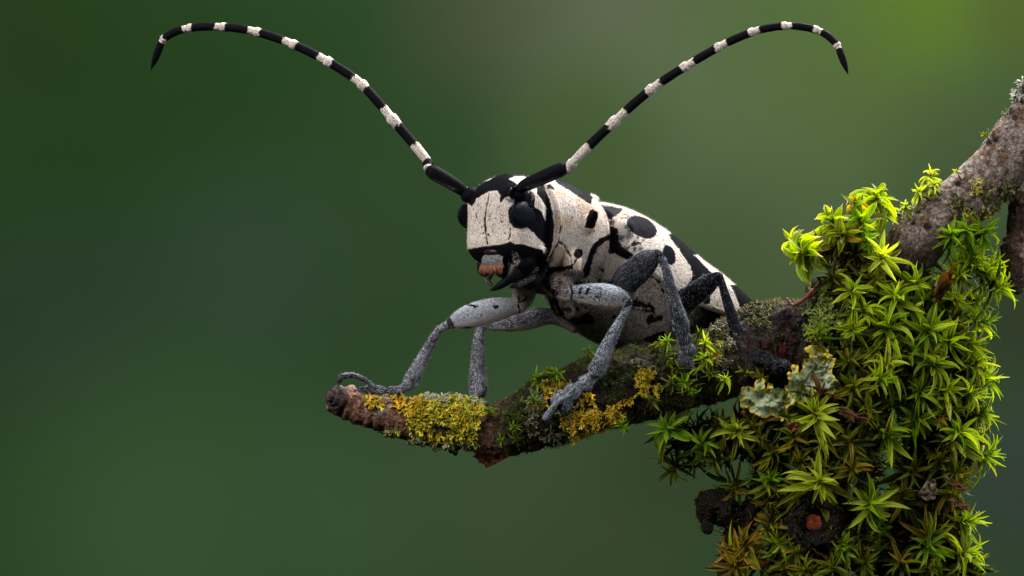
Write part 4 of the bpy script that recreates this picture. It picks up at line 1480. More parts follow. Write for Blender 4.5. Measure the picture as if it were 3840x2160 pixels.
def lichen_patch(name, spots, n, size, colours, label, group, bvhs, seed, jitter=0.25, cat='lichen', lean=0.5):
    """spots: pixel ellipses (cx, cy, rx, ry) covered by lobes that sit on whatever the pixel touches"""
    rg = np.random.default_rng(seed)
    parts, cols = [], []
    area = np.array([rx * ry for (_, _, rx, ry) in spots], float)
    colours = np.array(colours)
    for k in range(n):
        cx, cy, rx, ry = spots[rg.choice(len(spots), p=area / area.sum())]
        u = rg.random(2) * 2 - 1
        rad = math.sqrt(rg.random()); th = rg.random() * 2 * math.pi
        px_, py_ = cx + rx * rad * math.cos(th), cy + ry * rad * math.sin(th)
        # let the outline fray and leave holes
        if fbm(np.array([[px_, py_, seed]]), 0.03, 2, seed)[0] < 0.43: continue
        if np.hypot(FEET[:, 0] - px_, FEET[:, 1] - py_).min() < 24: continue
        h = hit(px_, py_, bvhs)
        if h is None: continue
        p, nr = h[0], h[1]
        v, f = LOBES[rg.integers(len(LOBES))]
        L = size * rg.uniform(0.6, 1.25)
        tdir = rg.normal(size=3); tdir -= nr * (tdir @ nr); tdir /= np.linalg.norm(tdir)
        nr2 = nr + 0.35 * rg.normal(size=3) * lean; nr2 /= np.linalg.norm(nr2)
        tdir -= nr2 * (tdir @ nr2); tdir /= np.linalg.norm(tdir)
        b = np.cross(nr2, tdir)
        off = rg.uniform(-0.05, jitter)
        w_ = p + nr * off + L * (v[:, :1] * tdir + v[:, 1:2] * b + v[:, 2:3] * nr2) - 0.25 * L * tdir
        parts.append((w_, f))
        t = rg.random()
        c0 = colours[rg.integers(len(colours))] * rg.uniform(0.7, 1.2)
        cols.append(np.tile(c0, (len(w_), 1)) * (0.75 + 0.5 * np.clip(v[:, :1], 0, 1)))
    v, f = merge(parts)
    o = obj(name, v, f, MAT_LICHEN, None, attrs={'col': (np.concatenate(cols), 'COLOR')})
    tag(o, label, cat, group)
    return o


FEET = proj(np.concatenate([catmull(CH[k], 30)[:, :3] for k in ('LFa', 'LFb', 'LFc', 'LMa', 'LMc', 'LHa', 'LHc')]))
YEL = [(0.62, 0.40, 0.015), (0.56, 0.40, 0.02), (0.66, 0.36, 0.015), (0.48, 0.40, 0.03)]
YGR = [(0.40, 0.38, 0.02), (0.46, 0.42, 0.025), (0.56, 0.40, 0.02), (0.30, 0.32, 0.04), (0.52, 0.42, 0.02)]
GRN = [(0.28, 0.30, 0.14), (0.34, 0.34, 0.20), (0.22, 0.25, 0.09), (0.40, 0.39, 0.27)]
GRY = [(0.40, 0.39, 0.31), (0.32, 0.32, 0.24), (0.27, 0.27, 0.17)]
CRU = [(0.19, 0.18, 0.11), (0.26, 0.24, 0.16), (0.14, 0.15, 0.07), (0.22, 0.18, 0.13)]
TW = [TWIG_BVH]
lichen_patch('yellow_lichen', [(1410, 1502, 30, 30), (1455, 1500, 50, 20), (1500, 1512, 60, 22), (1545, 1530, 40, 30)], 300, 0.80, YEL, 'bright yellow lichen frill beside the beetle foot at the bare twig tip', None, TW, 1)
lichen_patch('yellow_lichen', [(1610, 1560, 60, 55), (1690, 1560, 80, 60), (1760, 1560, 55, 55), (1700, 1620, 90, 40), (1560, 1575, 30, 40)], 800, 0.84, YGR, 'broad yellow green lichen sleeve round the middle of the twig', None, TW, 2)
lichen_patch('pale_lichen', [(1560, 1480, 40, 16), (1640, 1500, 60, 18), (1720, 1505, 70, 20), (1780, 1515, 30, 16)], 430, 0.62, GRN + GRY, 'pale grey green lichen crust along the top of the twig', None, TW, 3)
lichen_patch('pale_lichen', [(1480, 1625, 70, 14), (1580, 1650, 60, 20), (1660, 1668, 60, 16), (1740, 1668, 50, 20)], 380, 0.60, GRN + YGR[:2], 'grey green lichen crust along the underside of the twig', None, TW, 4)
lichen_patch('yellow_lichen', [(2030, 1465, 45, 28), (2080, 1450, 40, 28), (2035, 1500, 25, 40), (2130, 1470, 30, 30)], 320, 0.62, YEL + GRN[:1], 'yellow lichen frill above the clawed toe of the bent front leg', None, TW, 5)
lichen_patch('yellow_lichen', [(2200, 1530, 35, 55), (2175, 1580, 70, 40), (2230, 1580, 50, 40), (2170, 1640, 35, 45)], 560, 0.68, YEL, 'yellow lichen frill drooping below the clawed toe of the bent front leg', None, TW, 6)
lichen_patch('crusty_lichen', [(2010, 1560, 50, 70), (2080, 1610, 80, 50), (2060, 1540, 60, 40), (2120, 1520, 60, 50), (2000, 1500, 25, 40)], 760, 0.55, CRU, 'dull grey brown crusty lichen under the clawed toe', None, TW, 7)
lichen_patch('yellow_lichen', [(2320, 1545, 35, 30), (2345, 1520, 30, 22), (2290, 1560, 22, 30)], 170, 0.66, YEL, 'small yellow lichen tuft on the lower flank of the twig', None, TW, 8)
lichen_patch('yellow_lichen', [(2435, 1440, 46, 48), (2415, 1415, 30, 26)], 250, 0.72, [(0.48, 0.36, 0.015), (0.40, 0.32, 0.02), (0.50, 0.34, 0.015)], 'round yellow lichen rosette between the front and middle legs', None, TW, 9)
lichen_patch('yellow_lichen', [(2670, 1345, 18, 26), (2690, 1300, 20, 20), (2660, 1310, 14, 12)], 90, 0.55, YGR + CRU[:1], 'small yellow green lichen beside the moss star behind the middle leg', None, TW, 10)
lichen_patch('crusty_lichen', [(2720, 1330, 40, 50), (2740, 1260, 30, 40), (2410, 1365, 40, 20), (2700, 1230, 40, 20)], 260, 0.50, CRU, 'brownish crusty lichen under the hind leg', None, TW, 11)
lichen_patch('crusty_lichen', [(2845, 1190, 50, 45), (2830, 1160, 40, 20), (2870, 1150, 30, 18)], 260, 0.50, [(0.10, 0.11, 0.03), (0.16, 0.15, 0.06), (0.07, 0.07, 0.03)], 'dark green crusty lichen on the hump behind the beetle', None, TW, 12)
LMB = [LIMB_BVH]
lichen_patch('yellow_lichen', [(3660, 720, 25, 50), (3680, 790, 45, 55), (3640, 780, 30, 40), (3670, 850, 40, 25)], 330, 0.62, YGR + [(0.42, 0.40, 0.22), (0.36, 0.33, 0.10)], 'pale yellow lichen crust on the shaded side of the thick limb', None, LMB, 13)
lichen_patch('crusty_lichen', [(3740, 760, 60, 70), (3800, 740, 40, 60), (3600, 780, 40, 50)], 420, 0.52, [(0.10, 0.10, 0.03), (0.20, 0.17, 0.06), (0.05, 0.05, 0.02), (0.30, 0.25, 0.12)], 'dark olive crusty growth on the underside of the thick limb', None, LMB, 14)
lichen_patch('crusty_lichen', [(3500, 730, 60, 20), (3420, 770, 50, 26), (3380, 810, 40, 26), (3700, 500, 30, 26), (3760, 430, 28, 30)], 420, 0.36, [(0.16, 0.17, 0.07), (0.24, 0.23, 0.13), (0.12, 0.12, 0.05)], 'thin olive crust along the upper edge of the thick limb', None, LMB, 15)
lichen_patch('grey_lichen', [(3812, 360, 26, 26), (3826, 310, 24, 30), (3838, 260, 18, 26)], 130, 1.1, [(0.40, 0.39, 0.34), (0.34, 0.33, 0.29)], 'pale grey leafy lichen on the thick limb near the upper edge', None, LMB, 16, 0.35)

# green leafy lichen over the fork
GLV = [plain_stem('stem', [(3080, 1090, 8.6, 60), (3120, 1180, 7.6, 95), (3120, 1260, 7.4, 85), (3170, 1330, 7.6, 50)], (0.02, 0.02, 0.008), 120)]
GL_BVH = [BVHTree.FromPolygons([tuple(x) for x in GLV[0][0]], GLV[0][1])]
lichen_patch('green_lichen', [(3110, 1110, 60, 40), (3090, 1170, 55, 60), (3150, 1180, 70, 60), (3120, 1250, 70, 60), (3170, 1290, 50, 40), (3070, 1230, 40, 60), (3050, 1280, 20, 30)], 820, 0.75,
             [(0.20, 0.26, 0.03), (0.26, 0.31, 0.05), (0.15, 0.20, 0.04), (0.25, 0.28, 0.14)], 'ruffled olive green lichen over the fork of the branch', None, GL_BVH + TW, 17, 0.35)

# the big leafy lichen with yellow rims
def c5(pts):
    return [(2400 + x / 2.415, 1050 + y / 2.415) for x, y in pts]


def leafy_material():
    t = NT('leafy_lichen')
    co = t.coord(1000.0)
    e = t.attr('edge', 'Fac')
    n = t.noise(co, 1.6, 4, 0.6)
    n2 = t.noise(co, 9.0, 2, 0.6)
    c = t.ramp(n, [(0.30, (0.26, 0.33, 0.15)), (0.52, (0.40, 0.47, 0.26)), (0.70, (0.60, 0.61, 0.46))])
    rim = t.mrange(t.math('ADD', e, t.math('MULTIPLY', n, 0.35)), 0.22, 0.42, 1.0, 0.0)
    c = t.mix(rim, c, (0.62, 0.48, 0.05))
    sp = t.mrange(n2, 0.70, 0.75)
    c = t.mix(t.math('MULTIPLY', sp, 0.5), c, (0.16, 0.12, 0.08))
    p = t.bsdf(c, 0.65, 0.3, t.bump(t.math('ADD', n, t.math('MULTIPLY', n2, 0.25)), 0.9, 0.25))
    tr = t.n('ShaderNodeBsdfTranslucent'); t.l(c, tr.inputs[0])
    mx = t.n('ShaderNodeMixShader'); mx.inputs[0].default_value = 0.12
    t.l(p, mx.inputs[1]); t.l(tr.outputs[0], mx.inputs[2])
    return t.done(mx.outputs[0])


MAT_LEAFY = leafy_material()
SA = c5([(890, 1090), (930, 1060), (912, 1000), (925, 958), (960, 955), (990, 980), (1035, 990), (1032, 925), (1060, 900), (1110, 895), (1130, 920), (1120, 970), (1138, 985), (1145, 950), (1185, 942), (1200, 1000), (1230, 1035), (1290, 1010), (1340, 1040),
         (1390, 1080), (1380, 1130), (1330, 1180), (1300, 1240), (1280, 1290), (1240, 1240), (1200, 1220), (1130, 1260), (1060, 1230), (1000, 1200), (985, 1150), (960, 1145), (905, 1155), (900, 1130)])
SB = c5([(1310, 970), (1340, 930), (1330, 880), (1335, 850), (1362, 832), (1366, 785), (1400, 765), (1430, 790), (1438, 830), (1470, 800), (1478, 750), (1470, 715), (1500, 695), (1530, 700), (1560, 680), (1600, 690), (1660, 680), (1700, 690), (1738, 715),
         (1762, 730), (1745, 780), (1720, 820), (1760, 880), (1830, 930), (1860, 1000), (1800, 1020), (1700, 1030), (1620, 1050), (1560, 1080), (1480, 1110), (1400, 1120), (1345, 1040), (1312, 1010)])
SC = c5([(1530, 740), (1535, 690), (1520, 650), (1498, 640), (1497, 612), (1520, 598), (1552, 588), (1590, 602), (1600, 625), (1640, 610), (1672, 625), (1680, 660), (1710, 660), (1738, 690), (1720, 715), (1690, 745), (1640, 770), (1570, 775)])
for poly, yy, tl, nm, lab in ((SA, 4.4, (0.10, -0.25), 'leafy_lichen', 'lower pale green leafy lichen lobe with yellow rim, above the moss stars'),
                              (SB, 4.9, (0.10, -0.30), 'leafy_lichen', 'large pale green leafy lichen lobe beside the beetle hind foot')):
    v, f, d = sheet(poly, yy, 0.10, 0.06, 0.75, int(yy * 7), 0.6, tl, 0.40, 0.5)
    o = obj(nm, v, f, MAT_LEAFY, None, attrs={'edge': (d, 'F')})
    tag(o, lab, 'lichen')
    if poly is SB:
        v, f, d = sheet(SC, 4.6, 0.10, 0.06, 0.6, 91, 0.7, (0.1, -0.25), 0.35, 0.45)
        obj('lobe', v, f, MAT_LEAFY, o, attrs={'edge': (d * 0.35, 'F')})
        for (kx, ky, kr) in ((1512, 626, 16), (1545, 612, 17), (1650, 628, 13), (1690, 645, 14), (1680, 668, 12), (1718, 690, 15), (1700, 705, 12), (1395, 785, 17), (1352, 850, 14)):
            q = c5([(kx, ky)])[0]
            v, f = ellipsoid(P(q[0], q[1], 4.45), (R_(kr / 2.415 * 1.5), 0.2, R_(kr / 2.415 * 1.3)), None, 14, 20)
            v = v + (fbm(v, 3, 2, 3) - 0.5)[:, None] * 0.12
            obj('rim_knob', v, f, MAT_LEAFY, o, attrs={'edge': (np.zeros(len(v)), 'F')})

# ------------------------------------------------------------------ mosses
def moss_material(name, dark, mid, light, trans=0.45, tipc=None):
    t = NT(name)
    uv = t.n('ShaderNodeUVMap').outputs[0]
    sep = t.n('ShaderNodeSeparateXYZ'); t.l(uv, sep.inputs[0])
    u, v = sep.outputs[0], sep.outputs[1]
    rnd = t.n('ShaderNodeObjectInfo').outputs['Random']
    c = t.ramp(rnd, [(0.0, dark), (0.45, mid), (1.0, light)])
    # paler young tips, darker bases that also paint in highlight and shade, darker pleats
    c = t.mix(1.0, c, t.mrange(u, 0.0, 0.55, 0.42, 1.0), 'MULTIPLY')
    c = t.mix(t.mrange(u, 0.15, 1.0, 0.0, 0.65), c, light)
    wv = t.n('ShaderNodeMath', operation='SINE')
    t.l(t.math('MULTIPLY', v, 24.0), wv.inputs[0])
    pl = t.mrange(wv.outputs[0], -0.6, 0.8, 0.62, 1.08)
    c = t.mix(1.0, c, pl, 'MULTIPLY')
    edge = t.math('ABSOLUTE', t.math('SUBTRACT', v, 0.5))
    c = t.mix(t.mrange(edge, 0.40, 0.5, 0.0, 0.5), c, tuple(min(1, q * 1.35 + 0.04) for q in light))
    if tipc: c = t.mix(t.mrange(u, 0.72, 0.98), c, tipc)
    nb = t.bump(wv.outputs[0], 0.35, 0.03)
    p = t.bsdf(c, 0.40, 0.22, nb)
    tr = t.n('ShaderNodeBsdfTranslucent')
    sat = t.n('ShaderNodeHueSaturation'); sat.inputs['Saturation'].default_value = 1.1; sat.inputs['Value'].default_value = 1.25
    t.l(c, sat.inputs['Color']); t.l(sat.outputs[0], tr.inputs[0])
    mx = t.n('ShaderNodeMixShader'); mx.inputs[0].default_value = trans
    t.l(p, mx.inputs[1]); t.l(tr.outputs[0], mx.inputs[2])
    return t.done(mx.outputs[0])


MOSS = {
    'bright': moss_material('moss_bright', (0.17, 0.31, 0.006), (0.33, 0.48, 0.010), (0.52, 0.64, 0.022), 0.5),
    'lime': moss_material('moss_lime', (0.34, 0.47, 0.012), (0.48, 0.61, 0.025), (0.66, 0.72, 0.08), 0.5),
    'green': moss_material('moss_green', (0.06, 0.21, 0.006), (0.14, 0.35, 0.008), (0.34, 0.50, 0.015), 0.5),
    'olive': moss_material('moss_olive', (0.06, 0.085, 0.004), (0.13, 0.17, 0.006), (0.27, 0.30, 0.010), 0.5),
    'dark': moss_material('moss_dark', (0.010, 0.020, 0.003), (0.024, 0.042, 0.004), (0.09, 0.12, 0.008), 0.4),
    'amber': moss_material('moss_amber', (0.15, 0.11, 0.008), (0.30, 0.22, 0.012), (0.48, 0.32, 0.035), 0.5, (0.33, 0.10, 0.02)),
    'tip': moss_material('moss_hairtip', (0.13, 0.25, 0.006), (0.27, 0.40, 0.010), (0.46, 0.55, 0.03), 0.5, (0.50, 0.36, 0.20)),
    'brown': moss_material('moss_brown', (0.030, 0.013, 0.004), (0.06, 0.026, 0.007), (0.15, 0.055, 0.014), 0.35),
}


def leaf_mesh(name, width, curl, fold, twist, rows=8, wmax=0.30, hairtip=False):
    V, F, UV = [], [], []
    x = z = 0.0
    ds = 1.0 / (rows - 1)
    pts = []
    for i in range(rows):
        t = i / (rows - 1)
        ph = -curl * (t ** 1.3)
        pts.append((x, z, ph))
        x += ds * math.cos(ph); z += ds * math.sin(ph)
    for i in range(rows):
        t = i / (rows - 1)
        w_ = width * ((t / wmax) ** 0.45 if t < wmax else (max(0.0, 1 - ((t - wmax) / (1 - wmax)) ** 1.6)) ** (0.85)) if t > 0 else width * 0.55
        if t == 0: w_ = width * 0.6
        if hairtip: w_ = w_ * (1 if t < 0.8 else 0.6)
        w_ = max(w_, 0.008)
        px_, pz_, ph = pts[i]
        nx_, nz_ = -math.sin(ph), math.cos(ph)
        tw = twist * t
        for k, vv in enumerate((-1, -0.5, 0, 0.5, 1)):
            h = fold * w_ * (abs(vv) ** 1.3) + tw * vv * w_
            V.append((px_ + nx_ * h, vv * w_, pz_ + nz_ * h))
            UV.append((t, 0.5 + 0.5 * vv))
    for i in range(rows - 1):
        for k in range(4):
            q = i * 5 + k
            F.append((q, q + 1, q + 6, q + 5))
    me = make_mesh(name, np.array(V) * S, F)
    ul = me.uv_layers.new(name='UVMap')
    li = np.zeros(len(me.loops), np.int32); me.loops.foreach_get('vertex_index', li)
    ul.data.foreach_set('uv', np.array(UV, np.float32)[li].ravel())
    return me


LEAVES = {}
for kname, wid, wm, ht in (('star', 0.082, 0.33, False), ('broad', 0.140, 0.36, True), ('slim', 0.060, 0.28, False)):
    LEAVES[kname] = {}
    for mname, mat in MOSS.items():
        ls = []
        rg0 = random.Random(kname + mname)
        for k in range(6):
            m_ = leaf_mesh('leaf', wid * rg0.uniform(0.85, 1.2), (-0.35, 0.35, 0.8, 1.2, 1.6, 2.1)[k] * rg0.uniform(0.8, 1.2), rg0.uniform(0.7, 1.6), rg0.uniform(-0.9, 0.9), 8, wm, ht)
            m_.materials.append(mat)
            ls.append(m_)
        LEAVES[kname][mname] = ls

CORE_V = np.concatenate([v for v, f in CORE] + [TV[::3], LV[::3], GLV[0][0]])
CORE_P = proj(CORE_V)
MAT_STEM = gloss_material('moss_stem', (0.055, 0.045, 0.012), 0.6, 0.3)


def shoot(px_, py_, Rpx, mat='bright', kind='star', ang=None, flat=None, n=20, label=None, group=None, y=None, name='moss_shoot', seed=None, open_=1.0, bvhs=None, cat='moss', grow=1.06, more=1.35):
    """one moss shoot: a stem rooted in the branch and a rosette of leaves round its tip"""
    rg = random.Random(seed if seed is not None else int(px_ * 7 + py_ * 13))
    d2 = np.hypot(CORE_P[:, 0] - px_, CORE_P[:, 1] - py_)
    near = d2 < 45
    if near.any():
        i = np.where(near)[0][CORE_V[near, 1].argmin()]
        inside = True
    else:
        i = d2.argmin(); inside = False
    root = CORE_V[i]
    L = R_(Rpx, 5) * grow
    yh = y if y is not None else (root[1] - 0.55 * L - 0.35 if inside else root[1] - 0.45 * L)
    head = P(px_, py_, yh)
    if ang is None:
        v2 = head - root
        base = np.array([v2[0] * 0.5 + rg.uniform(-.45, .75) * L, -L * rg.uniform(0.45, 0.95), v2[2] * 0.5 + rg.uniform(-0.15, 0.95) * L])
        if not inside: base = np.array([v2[0], -0.55 * np.linalg.norm(v2), v2[2]])
    else:
        fl_ = 0.8 if flat is None else flat
        base = np.array([math.cos(math.radians(ang)) * fl_, -math.sqrt(max(0.0, 1 - fl_ * fl_)), math.sin(math.radians(ang)) * fl_])
    d = base / np.linalg.norm(base)
    hgt = 0.42 * L
    foot = head - d * hgt
    e = empty(name, root)
    tag(e, label, cat, group)
    # stem
    q = [(*root, 0.05 * L + 0.05), (*(root * 0.5 + foot * 0.5 + np.array([0, 0.1, 0])), 0.05 * L + 0.03), (*foot, 0.055 * L), (*(head + d * 0.02 * L), 0.05 * L)]
    v, f, _ = tube(q, 10, 7)
    obj('stem', v, f, MAT_STEM, e)
    ref = np.array([0.0, 0, 1]) if abs(d[2]) < 0.9 else np.array([1.0, 0, 0])
    e1 = np.cross(d, ref); e1 /= np.linalg.norm(e1)
    e2 = np.cross(d, e1)
    ph0 = rg.uniform(0, 6.28)
    n = int(n * more)
    tight = open_ < 0.4
    for k in range(n):
        t = k / (n - 1)
        az = ph0 + k * 2.39996 + rg.uniform(-0.25, 0.25)
        th = math.radians((112 - 88 * t ** 1.15) * open_ + rg.uniform(-20, 20) * min(1, open_ * 1.5))
        er = math.cos(az) * e1 + math.sin(az) * e2
        X = math.cos(th) * d + math.sin(th) * er
        Z = math.sin(th) * d - math.cos(th) * er
        Y = np.cross(Z, X)
        roll = rg.uniform(-0.7, 0.7)
        Y2 = Y * math.cos(roll) + Z * math.sin(roll)
        Z2 = np.cross(X, Y2)
        ln = L * (1.06 - 0.36 * t) * rg.uniform(0.58, 1.25)
        pos = foot + d * hgt * (0.15 + 0.85 * t)
        lm = mat
        r_ = rg.random()
        if t < 0.38 and mat in ('bright', 'lime', 'green') and r_ < 0.62: lm = 'olive'  # lower leaves recoloured darker, painted shade that gives the rosette depth
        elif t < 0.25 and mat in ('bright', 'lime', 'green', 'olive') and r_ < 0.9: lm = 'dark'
        elif mat == 'bright' and r_ > 0.86: lm = 'lime'
        elif mat == 'bright' and r_ > 0.70: lm = 'green'
        elif mat == 'olive' and r_ > 0.85: lm = 'amber'
        elif mat == 'amber' and r_ > 0.55: lm = 'olive' if r_ > 0.8 else 'bright' if r_ > 0.68 else 'brown'
        elif mat == 'dark' and r_ > 0.75: lm = 'olive'
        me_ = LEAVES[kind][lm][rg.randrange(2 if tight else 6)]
        o = bpy.data.objects.new('leaf', me_)
        col.objects.link(o)
        o.parent = e
        M = Matrix(((X[0], Y2[0], Z2[0]), (X[1], Y2[1], Z2[1]), (X[2], Y2[2], Z2[2]))).to_4x4()
        o.matrix_basis = Matrix.Translation(Vector((pos - root) * S)) @ M @ Matrix.Diagonal((ln, ln, ln, 1))
    return e


G1 = 'moss stars on the hanging clump'
LB = 'bright yellow green star of moss on the hanging clump'
LG = 'fresh green star of moss on the hanging clump'
LO = 'dull olive moss shoot deep in the hanging clump'
LA = 'browning amber moss shoot at the lower left of the hanging clump'
LR = 'bright moss shoot sticking out of the outer side of the hanging clump'
LP = 'small pale moss tuft on the upper edge of the thick limb'
LU = 'moss shoot rising from the fork beside the thick limb'
LT = 'tiny moss star on the twig under the beetle'
G = {LB: 'bright moss stars', LG: 'green moss stars', LO: 'olive moss shoots', LA: 'amber moss shoots', LR: 'outer moss shoots', LP: 'pale limb tufts', LU: 'fork moss shoots', LT: 'twig moss stars'}


MARKS = [(2990, 1460, 'the pale leafy lichen'), (3060, 1960, 'the cut stub'), (3545, 1065, 'the upper brown bud'), (3200, 1555, 'the shiny brown bud'), (3605, 1850, 'the two lower brown buds'),
         (3480, 1840, 'the tan leaf scrap'), (3120, 1190, 'the ruffled green lichen'), (3430, 930, 'the foot of the thick limb'), (3790, 980, 'the hanging side twig'), (3020, 1110, 'the red dry strand'),
         (2690, 1930, 'the broken black stub'), (3180, 2120, 'the wet tan scraps'), (2620, 1480, 'the underside of the twig'), (2780, 2040, 'the thin hanging stem'), (2950, 1360, 'the beetle hind foot'),
         (2435, 1440, 'the round yellow rosette'), (2575, 1330, 'the beetle middle foot'), (2110, 1490, 'the clawed front foot'), (1830, 1640, 'the reddish bark plate'), (2210, 1560, 'the drooping yellow lichen'),
         (3660, 760, 'the yellow crust on the limb'), (3560, 2080, 'the thin outer stem'), (3440, 1400, 'the middle of the hanging clump'), (3560, 1620, 'the thick outer stem')]
LOOK = {'bright': 'yellow green', 'lime': 'pale lime', 'green': 'fresh green', 'olive': 'dull olive', 'dark': 'blackish green', 'amber': 'browning amber', 'tip': 'broad leaved yellow green', 'brown': 'withered brown'}


SEEN = set()


def many(label, rows, **kw):
    for r in rows:
        opt = dict(kw)
        if len(r) > 3: opt.update(r[3])
        dd = [math.hypot(r[0] - m[0], r[1] - m[1]) for m in MARKS]
        m = MARKS[int(np.argmin(dd))]
        dx, dy = r[0] - m[0], r[1] - m[1]
        rel = ('above' if dy < 0 else 'below') if abs(dy) > abs(dx) else 'beside'
        if min(dd) < 60: rel = 'touching'
        turn = ' pointing up' if opt.get('ang', 0) > 45 and opt.get('ang', 0) < 135 else ' drooping' if opt.get('ang', 0) < -35 else ''
        size = 'tiny' if r[2] < 50 else 'small' if r[2] < 92 else 'large' if r[2] > 128 else 'medium'
        shape = 'tuft' if opt.get('flat', 0) > 0.7 else 'star'
        lab = '%s %s moss %s%s %s %s' % (size, LOOK[opt.get('mat', 'bright')], shape, turn, rel, m[2])
        order = np.argsort(dd)
        for q_ in order[1:6]:
            if lab not in SEEN: break
            lab = '%s %s moss %s%s %s %s, towards %s' % (size, LOOK[opt.get('mat', 'bright')], shape, turn, rel, m[2], MARKS[int(q_)][2])
        if len(lab.split()) > 16: lab = ' '.join(lab.split()[1:])
        if len(lab.split()) > 16: lab = lab.replace(' of the hanging clump', ' of the clump').replace(' pointing up', '').replace(' drooping', '')
        while len(lab.split()) > 16: lab = ' '.join(lab.split()[1:])
        SEEN.add(lab)
        shoot(r[0], r[1], r[2], label=lab, group='moss shoots', **opt)


many(LU, [(3289, 735, 115, dict(ang=80, flat=0.9, n=16)), (3222, 832, 120, dict(ang=110, flat=0.45, mat='green')), (3125, 832, 105, dict(ang=115, flat=0.8)), (3205, 765, 75, dict(ang=95, flat=0.9, mat='amber', n=12)),
          (2985, 905, 85, dict(ang=140, flat=0.8, n=13)), (3010, 955, 115, dict(ang=185, flat=0.9, n=14)), (3060, 945, 90, dict(ang=120, flat=0.6, mat='olive')), (3320, 800, 80, dict(ang=20, flat=0.8, mat='tip', n=12)),
          (3160, 880, 80, dict(ang=150, flat=0.5, mat='olive')), (3250, 900, 70, dict(ang=60, flat=0.4, mat='green'))], kind='broad', mat='tip', n=15)
many(LP, [(3490, 655, 62, dict(ang=95, flat=0.9)), (3446, 716, 58, dict(ang=120, flat=0.75)), (3396, 770, 48, dict(ang=110, flat=0.8)), (3505, 690, 45, dict(ang=30, flat=0.7)), (3690, 505, 24, dict(ang=150, flat=0.9, mat='olive', n=9)),
          (3585, 640, 22, dict(ang=120, flat=0.9, n=8))], kind='star', mat='lime', n=14)
many(LB, [(3304, 967, 130, dict(mat='lime', ang=80, flat=0.5)), (3197, 1083, 105, {}), (3357, 1112, 140, {}), (3430, 1062, 115, dict(ang=25, flat=0.7)), (3328, 1228, 150, dict(ang=75, flat=0.6)), (3482, 1242, 145, dict(ang=60, flat=0.6)),
          (3325, 1371, 130, dict(mat='lime')), (3298, 1425, 120, {}), (3508, 1367, 130, {}), (3061, 1557, 145, dict(mat='lime', ang=80, flat=0.45, n=24)), (3442, 1569, 130, {}), (3325, 1625, 125, {}),
          (3550, 1464, 115, {}), (3597, 1625, 145, {}), (3071, 1807, 145, dict(n=26, mat='lime', ang=70, flat=0.35)), (3261, 1891, 130, dict(ang=100, flat=0.4)), (3764, 1100, 10, {}), (2763, 1615, 115, dict(ang=90, flat=0.4, mat='lime')),
          (3420, 1160, 110, {}), (3240, 1160, 100, {}), (3400, 1300, 120, {}), (3450, 1470, 110, {}), (3200, 1230, 90, {}), (3560, 1280, 115, {})][:16] +
     [(2763, 1615, 115, dict(ang=90, flat=0.4, mat='lime')), (3420, 1160, 110, {}), (3240, 1160, 100, {}), (3400, 1300, 120, {}), (3450, 1470, 110, {}), (3200, 1235, 90, {}), (3560, 1280, 115, {})], n=20, mat='bright')
many(LG, [(3565, 880, 95, dict(ang=100, flat=0.6)), (3623, 866, 95, dict(ang=60, flat=0.6)), (3690, 872, 100, dict(ang=35, flat=0.75)), (3632, 940, 95, {}), (3115, 1040, 80, dict(ang=130, flat=0.6, mat='olive')), (3072, 1255, 80, dict(ang=85, flat=0.85, n=9)),
          (2629, 1661, 95, dict(ang=60, flat=0.4)), (2886, 1796, 90, {}), (3294, 1985, 95, {}), (2500, 1605, 110, dict(ang=150, flat=0.5)), (3088, 1751, 90, dict(mat='olive')), (3480, 2050, 110, {}), (2900, 1700, 90, dict(mat='olive')), (3160, 2060, 85, {})], n=18, mat='green')
many(LR, [(3652, 977, 110, dict(ang=60, flat=0.7)), (3705, 1010, 120, dict(ang=30, flat=0.8)), (3750, 1075, 120, dict(ang=-10, flat=0.9)), (3594, 1035, 115, dict(ang=110, flat=0.5)), (3661, 1130, 110, dict(ang=-50, flat=0.8)),
          (3680, 1209, 115, dict(ang=10, flat=0.9)), (3690, 1417, 125, dict(ang=0, flat=0.9)), (3667, 1352, 105, dict(ang=55, flat=0.85)), (3680, 1550, 110, dict(ang=25, flat=0.85)), (3700, 1705, 120, dict(ang=15, flat=0.92)),
          (3590, 1775, 110, dict(ang=-40, flat=0.7, mat='olive')), (3625, 1955, 115, dict(ang=10, flat=0.9)), (3620, 2075, 130, dict(ang=15, flat=0.92)), (3640, 1290, 110, dict(ang=-20, flat=0.8)), (3640, 1480, 110, dict(ang=-30, flat=0.8)),
          (3590, 1130, 110, dict(ang=-10, flat=0.6))], n=24, mat='bright', kind='slim', open_=0.72)
